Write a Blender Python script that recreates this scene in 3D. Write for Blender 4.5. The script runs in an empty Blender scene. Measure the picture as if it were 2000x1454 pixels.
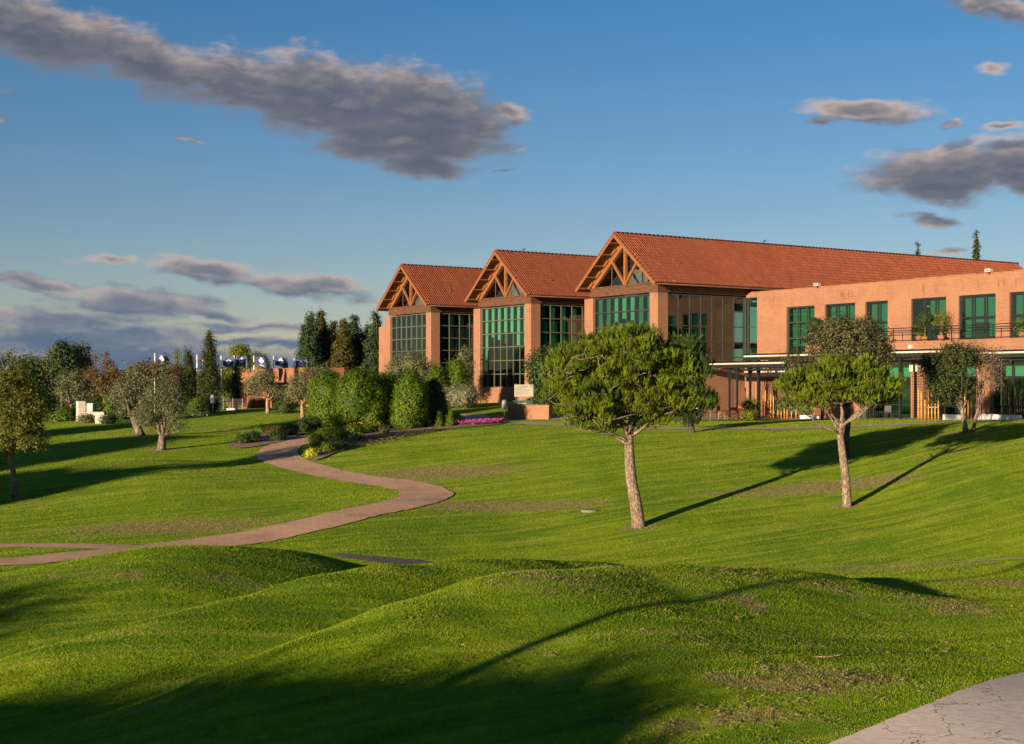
import bpy, math, random
import numpy as np
from mathutils import Vector, Matrix
R = math.radians
random.seed(7); RNG = np.random.default_rng(7)
S = bpy.context.scene; COL = S.collection
# ---------------------------------------------------------------- camera, sky, sun, exposure
EYE = 6.0                 # height of the lens above datum
F, HX, HY = 2717.0, 1000.0, 755.0
cd = bpy.data.cameras.new('camera'); cam = bpy.data.objects.new('camera', cd); COL.objects.link(cam)
cam.location = (0, 0, EYE); cam.rotation_euler = (R(90), 0, 0)
cd.sensor_width = 36; cd.lens = F / 2000 * 36; cd.shift_y = (HY - 727) / 2000; cd.clip_start = .1; cd.clip_end = 9000
S.camera = cam
SUN_AZ, SUN_EL = 218.0, 8.0       # clockwise from +Y
sd = Vector((math.sin(R(SUN_AZ)) * math.cos(R(SUN_EL)), math.cos(R(SUN_AZ)) * math.cos(R(SUN_EL)), math.sin(R(SUN_EL))))
sl = bpy.data.lights.new('sun', 'SUN'); sl.energy = 5.0; sl.angle = R(.55); sl.color = (1.0, .77, .52)
sun = bpy.data.objects.new('sun', sl); COL.objects.link(sun); sun.rotation_euler = sd.to_track_quat('Z', 'Y').to_euler()
S.view_settings.view_transform = 'Standard'; S.view_settings.look = 'None'
S.view_settings.exposure = 1.35; S.view_settings.gamma = 1
W = bpy.data.worlds.new('World'); S.world = W; W.use_nodes = True

class NT:
    """small helper round a node tree"""
    def __init__(s, t): s.t = t; s.n = t.nodes; s.l = t.links
    def new(s, typ, **kw):
        n = s.n.new(typ)
        for k, v in kw.items(): setattr(n, k, v)
        return n
    def put(s, sock, v):
        if isinstance(v, bpy.types.NodeSocket): s.l.new(v, sock)
        elif v is not None:
            try: sock.default_value = v
            except Exception: sock.default_value = tuple(v) + (1,)
    def m(s, op, a, b=None, c=None, clamp=False):
        n = s.n.new('ShaderNodeMath'); n.operation = op; n.use_clamp = clamp
        for i, v in enumerate((a, b, c)):
            if v is not None: s.put(n.inputs[i], v)
        return n.outputs[0]
    def vm(s, op, a, b=None):
        n = s.n.new('ShaderNodeVectorMath'); n.operation = op
        s.put(n.inputs[0], a)
        if b is not None: s.put(n.inputs[1], b)
        return n.outputs['Value'] if op in ('LENGTH', 'DISTANCE', 'DOT_PRODUCT') else n.outputs[0]
    def mix(s, f, a, b, mode='MIX'):
        n = s.n.new('ShaderNodeMix'); n.data_type = 'RGBA'; n.blend_type = mode
        s.put(n.inputs[0], f); s.put(n.inputs[6], a if isinstance(a, bpy.types.NodeSocket) else tuple(a)[:3] + (1,))
        s.put(n.inputs[7], b if isinstance(b, bpy.types.NodeSocket) else tuple(b)[:3] + (1,)); return n.outputs[2]
    def ramp(s, f, stops, smooth=False):
        n = s.n.new('ShaderNodeValToRGB'); cr = n.color_ramp
        if smooth: cr.interpolation = 'EASE'
        while len(cr.elements) < len(stops): cr.elements.new(.5)
        for e, (p, c) in zip(cr.elements, stops):
            e.position = p; e.color = (c, c, c, 1) if isinstance(c, (int, float)) else tuple(c)[:3] + (1,)
        s.put(n.inputs[0], f); return n.outputs[0]
    def noise(s, vec, scale, detail=4, rough=.55, out=0, dist=0.0):
        n = s.n.new('ShaderNodeTexNoise'); n.inputs['Scale'].default_value = scale; n.inputs['Detail'].default_value = detail
        n.inputs['Roughness'].default_value = rough; n.inputs['Distortion'].default_value = dist
        if vec is not None: s.put(n.inputs['Vector'], vec)
        return n.outputs[out]
    def mapv(s, vec, scale=(1, 1, 1), loc=(0, 0, 0), rot=(0, 0, 0)):
        n = s.n.new('ShaderNodeMapping'); s.put(n.inputs['Vector'], vec)
        n.inputs['Scale'].default_value = scale; n.inputs['Location'].default_value = loc; n.inputs['Rotation'].default_value = rot
        return n.outputs[0]
    def maprange(s, v, a, b, c=0., d=1., typ='SMOOTHSTEP'):
        n = s.n.new('ShaderNodeMapRange'); n.interpolation_type = typ
        s.put(n.inputs[0], v)
        for i, x in enumerate((a, b, c, d)): n.inputs[i + 1].default_value = x
        return n.outputs[0]

# clouds: (azimuth, elevation) in degrees, half sizes, tilt
def skp(px, py):
    x, z = (px - HX) / F, (HY - py) / F
    return math.degrees(math.atan2(x, 1)), math.degrees(math.atan2(z, math.hypot(x, 1)))
CLOUDS = [  # px, py, rx px, ry px, tilt deg (clockwise down to the right), weight
    (60, 62, 190, 62, 14, 1), (270, 115, 200, 56, 20, 1), (470, 165, 200, 52, 16, 1), (660, 195, 230, 74, 10, 1.05),
    (835, 225, 175, 80, 14, 1.05), (985, 222, 60, 24, 14, .9), (780, 275, 190, 50, 5, 1.05), (820, 322, 95, 30, 8, 1),
    (215, 505, 95, 14, 0, .75), (400, 525, 130, 24, 5, .95), (600, 558, 150, 26, 7, .95), (60, 552, 110, 16, 7, .95),
    (270, 592, 165, 32, 3, .95), (400, 612, 120, 14, 6, .8), (120, 628, 200, 24, 2, .9),
    (150, 668, 300, 40, 0, .95), (520, 640, 190, 12, 1, .85), (500, 668, 240, 13, 2, .8), (300, 705, 420, 34, 0, .9),
    (1700, 218, 125, 26, 3, .95), (1600, 240, 50, 14, 0, .7), (1858, 243, 26, 12, -20, .75), (1965, 244, 60, 15, 0, .8),
    (1850, 328, 180, 48, -4, 1.0), (1990, 325, 150, 54, 2, 1.0), (1835, 368, 125, 32, 3, .95), (1820, 425, 75, 14, 8, .8), (1860, 490, 60, 11, 0, .75),
    (1960, 12, 120, 30, 18, .95), (0, 235, 28, 9, 15, .75), (372, 272, 40, 8, 5, .6), (990, 333, 30, 6, -5, .6), (1940, 130, 70, 20, 0, .5),
    # beyond the frame the same broken cloud goes on
    (2400, 300, 260, 60, -8, 1), (2300, 560, 380, 40, 2, .9), (-420, 20, 330, 70, 16, 1), (-500, 480, 380, 50, 3, .9), (-450, 640, 500, 50, 0, .9),
    (900, -180, 420, 70, 10, 1), (1900, -260, 360, 80, -6, 1), (-1200, 250, 500, 90, 5, 1), (3300, 420, 500, 70, 4, 1)]
def cloud_group(nm, det, amp):
  gt = bpy.data.node_groups.new(nm, 'ShaderNodeTree')
  gt.interface.new_socket('P', in_out='INPUT', socket_type='NodeSocketVector')
  gt.interface.new_socket('D', in_out='OUTPUT', socket_type='NodeSocketFloat')
  g = NT(gt); gi = g.new('NodeGroupInput'); go = g.new('NodeGroupOutput')
  P0 = gi.outputs[0]
  wn = g.noise(g.mapv(P0, (1, 1.7, 1)), .45, 3, .55, out=1)
  wv = g.vm('SUBTRACT', wn, (.5, .5, .5)); wv = g.vm('MULTIPLY', wv, (1.7, .95, 0)); PW = g.vm('ADD', P0, wv)
  D = None
  for (px, py, rx, ry, tl, w) in CLOUDS:
      a, e = skp(px, py); k = math.degrees(1 / F)
      v = g.vm('SUBTRACT', PW, (a, e, 0))
      mp = g.new('ShaderNodeMapping', vector_type='POINT'); g.put(mp.inputs['Vector'], v)
      mp.inputs['Rotation'].default_value = (0, 0, R(tl)); mp.inputs['Scale'].default_value = (1, 1, 1)
      v2 = g.vm('MULTIPLY', mp.outputs[0], (1 / (rx * k * 1.22), 1 / (ry * k * 1.25), 0))
      d = g.m('SUBTRACT', w, g.vm('LENGTH', v2))
      D = d if D is None else g.m('SMOOTH_MAX', D, d, .25)
  fb = g.noise(g.mapv(P0, (.8, 2.0, 1), rot=(0, 0, R(8))), .8, det, .56, dist=.25)
  D = g.m('ADD', D, g.m('MULTIPLY', g.m('SUBTRACT', fb, .5), amp))
  g.put(go.inputs[0], D); return gt

gt = cloud_group('cloud_density', 8, 1.0); gs = cloud_group('cloud_form', 3.5, 1.5)
w = NT(W.node_tree); W.node_tree.nodes.clear()
sky = w.new('ShaderNodeTexSky', sky_type='NISHITA', sun_disc=False)
sky.sun_elevation = R(SUN_EL); sky.sun_rotation = R(SUN_AZ); sky.altitude = 600; sky.air_density = 1.0; sky.dust_density = .3; sky.ozone_density = 2.0
dirv = w.new('ShaderNodeTexCoord').outputs['Generated']
sp = w.new('ShaderNodeSeparateXYZ'); w.put(sp.inputs[0], dirv)
az = w.m('MULTIPLY', w.m('ARCTAN2', sp.outputs[0], sp.outputs[1]), 57.29578)
el = w.m('MULTIPLY', w.m('ARCSINE', sp.outputs[2]), 57.29578)
cmb = w.new('ShaderNodeCombineXYZ'); w.put(cmb.inputs[0], az); w.put(cmb.inputs[1], el); pv = cmb.outputs[0]
def dens(off, gt=gt):
    n = w.new('ShaderNodeGroup'); n.node_tree = gt
    w.put(n.inputs[0], w.vm('ADD', pv, off) if off else pv); return n.outputs[0]
d0 = dens(None); e0 = dens(None, gs); d1 = dens((-.22, .75, 0), gs)
mask = w.maprange(d0, .0, .55)
lit = w.maprange(w.m('SUBTRACT', e0, d1), .05, .85)
edge = w.maprange(d0, .1, .9, 1, 0)
lit = w.m('MULTIPLY', lit, w.m('ADD', w.m('MULTIPLY', edge, .8), .2))
lit = w.m('ADD', lit, w.m('MULTIPLY', edge, .22))
up = w.maprange(el, 1.0, 8.0)
SB = .0505                                   # background strength
def c10(c): return tuple(x / SB / 2.55 for x in c)
darkc = w.mix(up, c10((.095, .160, .255)), c10((.108, .126, .172)))
litc = w.mix(up, c10((.42, .36, .37)), c10((.62, .49, .42)))
cloudc = w.mix(lit, darkc, litc)
skyc = w.mix(1.0, sky.outputs[0], w.mix(w.maprange(el, .5, 16, 0, 1, 'LINEAR'), (.88, .77, .88), (.34, .69, .96)), 'MULTIPLY')
low = w.maprange(el, -1.0, 0.0)
col = w.mix(w.m('MULTIPLY', w.m('MULTIPLY', mask, .96), low), skyc, cloudc)
bg = w.new('ShaderNodeBackground'); w.put(bg.inputs[0], col); bg.inputs[1].default_value = SB
ow = w.new('ShaderNodeOutputWorld'); w.l.new(bg.outputs[0], ow.inputs[0])
W.cycles.sampling_method = 'MANUAL'; W.cycles.sample_map_resolution = 512
# ---------------------------------------------------------------- materials
def mat(name, col=None, rough=.7, metal=0., build=None, spec=.5):
    m = bpy.data.materials.new(name); m.use_nodes = True
    t = NT(m.node_tree); b = m.node_tree.nodes['Principled BSDF']
    b.inputs['Roughness'].default_value = rough; b.inputs['Metallic'].default_value = metal
    b.inputs['Specular IOR Level'].default_value = spec
    if col is not None: b.inputs['Base Color'].default_value = tuple(col) + (1,)
    if build: build(t, b)
    return m
def geo(t): return t.new('ShaderNodeNewGeometry').outputs['Position']
def obj_co(t): return t.new('ShaderNodeTexCoord').outputs['Object']
def bump(t, b, h, strength=.3, dist=.02):
    n = t.new('ShaderNodeBump'); n.inputs['Strength'].default_value = strength; n.inputs['Distance'].default_value = dist
    t.put(n.inputs['Height'], h); t.l.new(n.outputs[0], b.inputs['Normal'])
def attr(t, nm): return t.new('ShaderNodeAttribute', attribute_name=nm).outputs['Fac']
GREEN, GREEN2, YEL, DRY = (.165, .255, .002), (.095, .180, .002), (.28, .34, .003), (.33, .26, .11)
def grass_colour(t, fine):
    p = geo(t); dry = attr(t, 'dry')
    n1 = t.noise(p, .16, 4, .6); n2 = t.noise(p, .9, 4, .65); n3 = t.noise(p, 5.5, 3, .7)
    st = t.noise(t.mapv(t.mapv(p, rot=(0, 0, R(-26))), (.10, 1.5, .5)), 1.5, 4, .65)
    base = t.mix(t.maprange(n1, .34, .66), GREEN2, GREEN)
    base = t.mix(t.m('MULTIPLY', t.maprange(n2, .45, .75), .55), base, YEL)
    base = t.mix(t.m('MULTIPLY', t.maprange(st, .5, .64), .5), base, (.30, .32, .05)); base = t.mix(t.m('MULTIPLY', t.maprange(st, .49, .36), .5), base, (.040, .095, .003))
    base = t.mix(t.m('MULTIPLY', t.maprange(n3, .5, .8), .5), base, (.020, .048, .004))
    dm = t.m('ADD', dry, t.m('MULTIPLY', t.m('SUBTRACT', t.noise(p, 1.6, 6, .72), .5), 1.5))
    dm = t.maprange(dm, .32, .72)
    dn = t.maprange(t.noise(t.mapv(p, (.7, 1.3, 1)), .9, 7, .75), .60, .72)
    dm = t.m('MAXIMUM', t.m('MULTIPLY', dm, .95), t.m('MULTIPLY', dn, .5))
    dryc = t.mix(t.maprange(t.noise(p, 7, 3, .7), .3, .7), DRY, (.085, .075, .030))
    return t.mix(dm, base, dryc), p, st
def b_ground(t, b):
    c, p, st = grass_colour(t, False)
    t.put(b.inputs['Base Color'], c)
    h = t.m('ADD', t.m('MULTIPLY', t.noise(p, 22, 3, .75), 1.0), t.m('ADD', t.m('MULTIPLY', t.noise(p, 6, 4, .7), 1.6), t.m('MULTIPLY', st, 3.0)))
    bump(t, b, h, .9, .06)
    b.inputs['Sheen Weight'].default_value = .05; b.inputs['Sheen Tint'].default_value = (.6, .8, .2, 1)
def b_blade(t, b):
    c, p, st = grass_colour(t, True)
    ti = attr(t, 'tint')
    c = t.mix(t.m('MULTIPLY', ti, .6), c, (.24, .30, .02)); c = t.mix(t.maprange(ti, .93, .97), c, (.30, .25, .09))
    leafy(t, b, c, .42, .45); b.inputs['Specular IOR Level'].default_value = .15
def leafy(t, b, c, tr=.3, rough=.6):
    t.put(b.inputs['Base Color'], c); b.inputs['Roughness'].default_value = rough; b.inputs['Specular IOR Level'].default_value = .25
    d = t.new('ShaderNodeBsdfTranslucent'); t.put(d.inputs[0], t.mix(.5, c, (.9, 1, .2), 'MULTIPLY'))
    ms = t.new('ShaderNodeMixShader'); ms.inputs[0].default_value = tr
    t.l.new(b.outputs[0], ms.inputs[1]); t.l.new(d.outputs[0], ms.inputs[2])
    t.l.new(ms.outputs[0], t.n['Material Output'].inputs[0])
def foliage_mat(name, a, b_, c=None, tr=.28, rough=.6):
    def f(t, b):
        ti = attr(t, 'tint'); col = t.mix(ti, a, b_)
        if c is not None: col = t.mix(t.maprange(t.noise(geo(t), 1.1, 3, .6), .5, .7), col, c)
        leafy(t, b, col, tr, rough)
    return mat(name, None, rough, build=f)
def bark_mat(name, a, b_, sc=9):
    def f(t, b):
        p = obj_co(t); n = t.noise(t.mapv(p, (1, 1, .35)), sc, 5, .7)
        v = t.new('ShaderNodeTexVoronoi', feature='DISTANCE_TO_EDGE'); v.inputs['Scale'].default_value = sc; t.put(v.inputs['Vector'], t.mapv(p, (1, 1, .45)))
        e = t.maprange(v.outputs['Distance'], .0, .12)
        t.put(b.inputs['Base Color'], t.mix(t.m('MULTIPLY', e, t.maprange(n, .3, .7)), a, b_))
        bump(t, b, t.m('ADD', n, e), .7, .03)
    return mat(name, None, .9, build=f, spec=.2)
def b_brick(t, b):
    p = obj_co(t); s = t.new('ShaderNodeSeparateXYZ'); t.put(s.inputs[0], p)
    cc = t.new('ShaderNodeCombineXYZ'); t.put(cc.inputs[0], t.m('ADD', s.outputs[0], s.outputs[1])); t.put(cc.inputs[1], s.outputs[2])
    k = t.new('ShaderNodeTexBrick'); t.put(k.inputs['Vector'], cc.outputs[0]); k.inputs['Scale'].default_value = 1
    k.inputs['Brick Width'].default_value = .27; k.inputs['Row Height'].default_value = .085; k.inputs['Mortar Size'].default_value = .011; k.inputs['Mortar Smooth'].default_value = .3
    k.inputs['Color1'].default_value = (.250, .120, .066, 1); k.inputs['Color2'].default_value = (.205, .092, .050, 1); k.inputs['Mortar'].default_value = (.13, .08, .06, 1); k.inputs['Bias'].default_value = -.2
    n = t.noise(p, .6, 4, .6)
    c = t.mix(t.maprange(n, .35, .7, 0, .45), k.outputs[0], (.28, .145, .085))
    # efflorescence runs below the coping
    dr = t.noise(t.mapv(p, (1, 1, .16)), 3.2, 5, .7)
    z = t.m('MULTIPLY', t.maprange(s.outputs[2], 5.6, 6.5), t.maprange(s.outputs[2], 6.9, 6.3))
    c = t.mix(t.m('MULTIPLY', t.m('MULTIPLY', t.maprange(dr, .53, .62), z), .85), c, (.13, .06, .035))
    t.put(b.inputs['Base Color'], c); bump(t, b, t.m('SUBTRACT', t.m('MULTIPLY', n, .2), k.outputs['Fac']), .35, .012)
def b_plain_noise(a, c, sc=3, bs=.2, bd=.01, wood=None):
    def f(t, b):
        p = obj_co(t)
        n = t.noise(t.mapv(p, wood) if wood else p, sc, 5, .65)
        t.put(b.inputs['Base Color'], t.mix(t.maprange(n, .32, .68), a, c)); bump(t, b, n, bs, bd)
    return f
def b_tile(t, b):
    p = obj_co(t); ti = attr(t, 'tint')
    c = t.mix(ti, (.135, .034, .016), (.235, .068, .032)); n = t.noise(p, .7, 5, .65)
    c = t.mix(t.maprange(n, .5, .75, 0, .6), c, (.17, .055, .03)); c = t.mix(t.maprange(t.noise(p, 5, 3, .7), .62, .72, 0, .5), c, (.13, .07, .05))
    t.put(b.inputs['Base Color'], c)
def b_glass(tint, refl, rough=.02):
    def f(t, b):
        g_ = t.new('ShaderNodeBsdfGlossy'); g_.inputs['Color'].default_value = refl + (1,); g_.inputs['Roughness'].default_value = rough
        tr = t.new('ShaderNodeBsdfTransparent'); tr.inputs['Color'].default_value = tint + (1,)
        nb = t.new('ShaderNodeBump'); nb.inputs['Strength'].default_value = .04; nb.inputs['Distance'].default_value = .05
        t.put(nb.inputs['Height'], t.noise(geo(t), .55, 2, .5)); t.l.new(nb.outputs[0], g_.inputs['Normal'])
        fr = t.new('ShaderNodeFresnel'); fr.inputs['IOR'].default_value = 1.75
        ms = t.new('ShaderNodeMixShader'); t.put(ms.inputs[0], t.m('MULTIPLY', t.m('ADD', t.m('MULTIPLY', fr.outputs[0], .8), .06, clamp=True), t.m('SUBTRACT', 1.0, t.new('ShaderNodeNewGeometry').outputs['Backfacing']))); t.l.new(tr.outputs[0], ms.inputs[1]); t.l.new(g_.outputs[0], ms.inputs[2])
        t.l.new(ms.outputs[0], t.n['Material Output'].inputs[0])
    return f
def b_paver(t, b):
    p = geo(t); k = t.new('ShaderNodeTexBrick'); t.put(k.inputs['Vector'], t.mapv(p, rot=(0, 0, R(35)))); k.inputs['Scale'].default_value = 1
    k.inputs['Brick Width'].default_value = .4; k.inputs['Row Height'].default_value = .2; k.inputs['Mortar Size'].default_value = .014
    k.inputs['Color1'].default_value = (.50, .32, .195, 1); k.inputs['Color2'].default_value = (.43, .26, .17, 1); k.inputs['Mortar'].default_value = (.30, .19, .13, 1)
    n = t.noise(p, .8, 5, .65); n2 = t.noise(p, 9, 4, .7)
    c = t.mix(t.maprange(n, .45, .7, 0, .5), k.outputs[0], (.20, .115, .085)); c = t.mix(t.maprange(n2, .4, .7, 0, .4), c, (.40, .26, .17))
    t.put(b.inputs['Base Color'], c); bump(t, b, t.m('ADD', n2, k.outputs['Fac']), .35, .012)
def b_concrete(t, b):
    p = geo(t)
    v = t.new('ShaderNodeTexVoronoi', feature='DISTANCE_TO_EDGE'); v.inputs['Scale'].default_value = .4; t.put(v.inputs['Vector'], t.vm('ADD', p, t.vm('SCALE', t.noise(p, 1.3, 4, .6, out=1))))
    cr = t.maprange(v.outputs['Distance'], .001, .007)
    n = t.noise(t.mapv(p, (.5, 1.8, 1)), 12, 5, .7); n2 = t.noise(p, .7, 5, .6)
    c = t.mix(t.maprange(n, .3, .7), (.46, .38, .31), (.70, .59, .49)); c = t.mix(t.maprange(n2, .4, .7, 0, .45), c, (.50, .42, .35))
    c = t.mix(t.m('ADD', t.m('MULTIPLY', cr, .6), .4), (.14, .12, .10), c)
    t.put(b.inputs['Base Color'], c); bump(t, b, t.m('ADD', n, t.m('MULTIPLY', cr, .6)), .8, .012)
M = {}
M['ground'] = mat('lawn_ground', None, .95, build=b_ground, spec=.1)
M['blade'] = mat('grass_blades', None, .6, build=b_blade)
M['brick'] = mat('orange_brick', None, .85, build=b_brick, spec=.2)
M['stucco'] = mat('terracotta_render', None, .9, build=b_plain_noise((.20, .085, .042), (.27, .125, .068), 1.4, .2, .02), spec=.2)
M['wood'] = mat('stained_timber', None, .55, build=b_plain_noise((.13, .047, .012), (.23, .09, .024), 5, .2, .01, (1, 1, 8)))
M['beamwood'] = mat('weathered_timber', None, .6, build=b_plain_noise((.025, .011, .006), (.135, .055, .023), 3.2, .5, .02, (.5, .5, 9)))
M['soffit'] = mat('soffit_boards', None, .6, build=b_plain_noise((.10, .028, .008), (.17, .05, .013), 4, .2, .01, (8, 1, 1)))
M['tile'] = mat('clay_roof_tile', None, .8, build=b_tile, spec=.25)
M['frame'] = mat('grey_green_metal', (.04, .05, .042), .45, .3)
M['frame_lt'] = mat('olive_metal', (.095, .10, .07), .45, .2)
M['dark'] = mat('black_steel', (.018, .020, .022), .45, .4)
M['glass_a'] = mat('green_glass', build=b_glass((.46, .72, .60), (.75, .9, .9)))
M['glass_b'] = mat('smoked_glass', build=b_glass((.48, .66, .60), (.75, .85, .9)))
M['clear'] = mat('clear_glass', build=b_glass((.88, .92, .90), (.9, .9, .9)))
M['blind'] = mat('pale_blind', (.42, .50, .46), .8)
M['white_blind'] = mat('white_blind', (.74, .78, .76), .8)
M['curtain'] = mat('grey_curtain', (.20, .25, .21), .9)  # grey curtain; on the gable fronts it also holds weaker light in its colour
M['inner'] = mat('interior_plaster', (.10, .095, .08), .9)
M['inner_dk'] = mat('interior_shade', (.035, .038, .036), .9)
M['white'] = mat('white_paint', None, .5, build=b_plain_noise((.52, .50, .47), (.64, .62, .59), 4, .1, .005))
M['cream'] = mat('cream_metal', (.42, .37, .30), .5)
M['stone'] = mat('pale_stone', None, .85, build=b_plain_noise((.36, .33, .29), (.50, .47, .42), 2.5, .4, .02))
M['bamboo'] = mat('yellow_bamboo', None, .45, build=b_plain_noise((.27, .115, .018), (.42, .21, .04), 4, .2, .01, (1, 1, .6)))
M['canvas'] = mat('red_canvas', (.42, .03, .035), .8)
M['greypl'] = mat('grey_plastic', (.16, .17, .17), .5)
M['greenpaint'] = mat('green_paint', (.02, .07, .045), .45)
M['blue'] = mat('navy_cloth', (.035, .050, .16), .8)
M['ink'] = mat('dark_ink', (.06, .06, .08), .8)
M['path'] = mat('red_paving', None, .9, build=b_paver, spec=.2)
M['gravel'] = mat('grey_path', None, .95, build=b_plain_noise((.27, .215, .175), (.40, .33, .265), 6, .5, .02), spec=.2)
M['concrete'] = mat('stamped_concrete', None, .85, build=b_concrete, spec=.25)
M['shaded_asphalt'] = mat('asphalt_in_shade', None, .9, build=b_plain_noise((.06, .055, .055), (.13, .11, .10), 6, .5, .02), spec=.2)  # dark asphalt; the shade behind the mound crest is put into its colour
M['sign'] = mat('sign_panel', (.30, .27, .21), .5)
M['mulch'] = mat('bark_mulch', None, .95, build=b_plain_noise((.10, .065, .048), (.34, .245, .18), 9, 1, .06), spec=.1)
M['copper'] = mat('green_flashing', None, .6, build=b_plain_noise((.06, .10, .03), (.14, .15, .07), 3))
M['bark_pine'] = bark_mat('pine_bark', (.10, .07, .05), (.30, .235, .17), 11)
M['bark_olive'] = bark_mat('olive_bark', (.07, .055, .04), (.26, .20, .15), 7)
M['bark_tan'] = bark_mat('tan_bark', (.16, .10, .06), (.40, .28, .19), 7)
M['bark_dark'] = bark_mat('dark_bark', (.03, .026, .02), (.10, .08, .06), 6)
M['pine'] = foliage_mat('pine_needles', (.032, .066, .003), (.175, .235, .007), None, .25)
M['pine_shaded'] = foliage_mat('shaded_pine_needles', (.018, .040, .006), (.05, .09, .012), None, .2)  # pine needles again, with the shade of the larger crown put into the colour
M['olive'] = foliage_mat('olive_leaves', (.060, .070, .030), (.16, .17, .085), None, .2)
M['oak_lt'] = foliage_mat('oak_leaves', (.050, .062, .008), (.14, .145, .02), None, .3)
M['oak'] = foliage_mat('holm_oak_leaves', (.030, .036, .014), (.12, .115, .045), None, .2)
M['lime'] = foliage_mat('yellow_green_leaves', (.085, .11, .010), (.20, .22, .02), None, .35)
M['hedge'] = foliage_mat('hedge_leaves', (.030, .068, .003), (.125, .185, .008), None, .28)
M['dkgreen'] = foliage_mat('dark_green_leaves', (.016, .035, .010), (.05, .085, .02), None, .2)
M['cypress'] = foliage_mat('cypress_sprays', (.018, .030, .008), (.060, .075, .016), None, .2)
M['rust'] = foliage_mat('rusty_leaves', (.075, .048, .018), (.18, .115, .042), None, .3)
M['rustgrey'] = foliage_mat('rusty_grey_olive_leaves', (.085, .065, .04), (.20, .155, .10), None, .25)  # rusty grey leaves, paler than those of the left olive
M['purple'] = foliage_mat('purple_leaves', (.055, .018, .012), (.15, .05, .025), None, .3)
M['browngr'] = foliage_mat('bronze_conifer', (.035, .036, .007), (.095, .085, .014), None, .25)
M['bluegr'] = foliage_mat('bluish_conifer', (.016, .036, .012), (.042, .078, .026), None, .2)
M['gold'] = foliage_mat('golden_leaves', (.22, .24, .012), (.42, .42, .03), None, .3)
M['silver'] = foliage_mat('silver_leaves', (.22, .25, .22), (.42, .45, .40), None, .2)
M['varieg'] = foliage_mat('variegated_leaves', (.07, .09, .04), (.28, .27, .17), None, .25)
M['pink'] = foliage_mat('magenta_petals', (.36, .03, .24), (.55, .10, .42), None, .2)
M['flower'] = foliage_mat('orange_petals', (.65, .22, .02), (.75, .42, .05), None, .2)
M['drain'] = mat('drain_concrete', (.15, .13, .10), .9)
M['dry'] = foliage_mat('dry_twigs', (.10, .075, .035), (.22, .165, .08), None, .2)
# ---------------------------------------------------------------- mesh helpers
def new_obj(name, me, m=None, parent=None, loc=None):
    o = bpy.data.objects.new(name, me); COL.objects.link(o)
    if me is not None and m is not None and not len(me.materials): me.materials.append(m)
    if parent is not None: o.parent = parent
    if loc is not None: o.location = loc
    return o
def thing(name, label, cat, loc=(0, 0, 0), rz=0, group=None):
    o = new_obj(name, None, loc=loc); o.empty_display_size = .3; o.rotation_euler = (0, 0, rz)
    o['label'] = label; o['category'] = cat
    if group: o['group'] = group
    return o
def tag(o, label, cat, group=None):
    o['label'] = label; o['category'] = cat
    if group: o['group'] = group
    return o
def np_mesh(name, co, faces, tint=None, smooth=False, attrs=None):
    """co (n,3), faces (m,k) all of one size"""
    me = bpy.data.meshes.new(name); n, (m_, k) = len(co), faces.shape
    me.vertices.add(n); me.vertices.foreach_set('co', np.asarray(co, np.float32).ravel())
    me.loops.add(m_ * k); me.loops.foreach_set('vertex_index', faces.astype(np.int32).ravel())
    me.polygons.add(m_); me.polygons.foreach_set('loop_start', np.arange(0, m_ * k, k, dtype=np.int32))
    me.update(calc_edges=True)
    if smooth: me.polygons.foreach_set('use_smooth', np.ones(m_, bool))
    if tint is not None:
        dom = 'FACE' if len(tint) == m_ else 'POINT'
        a = me.attributes.new('tint', 'FLOAT', dom); a.data.foreach_set('value', tint.astype(np.float32))
    for kk, v in (attrs or {}).items():
        a = me.attributes.new(kk, 'FLOAT', 'POINT' if len(v) == n else 'FACE'); a.data.foreach_set('value', v.astype(np.float32))
    return me
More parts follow.
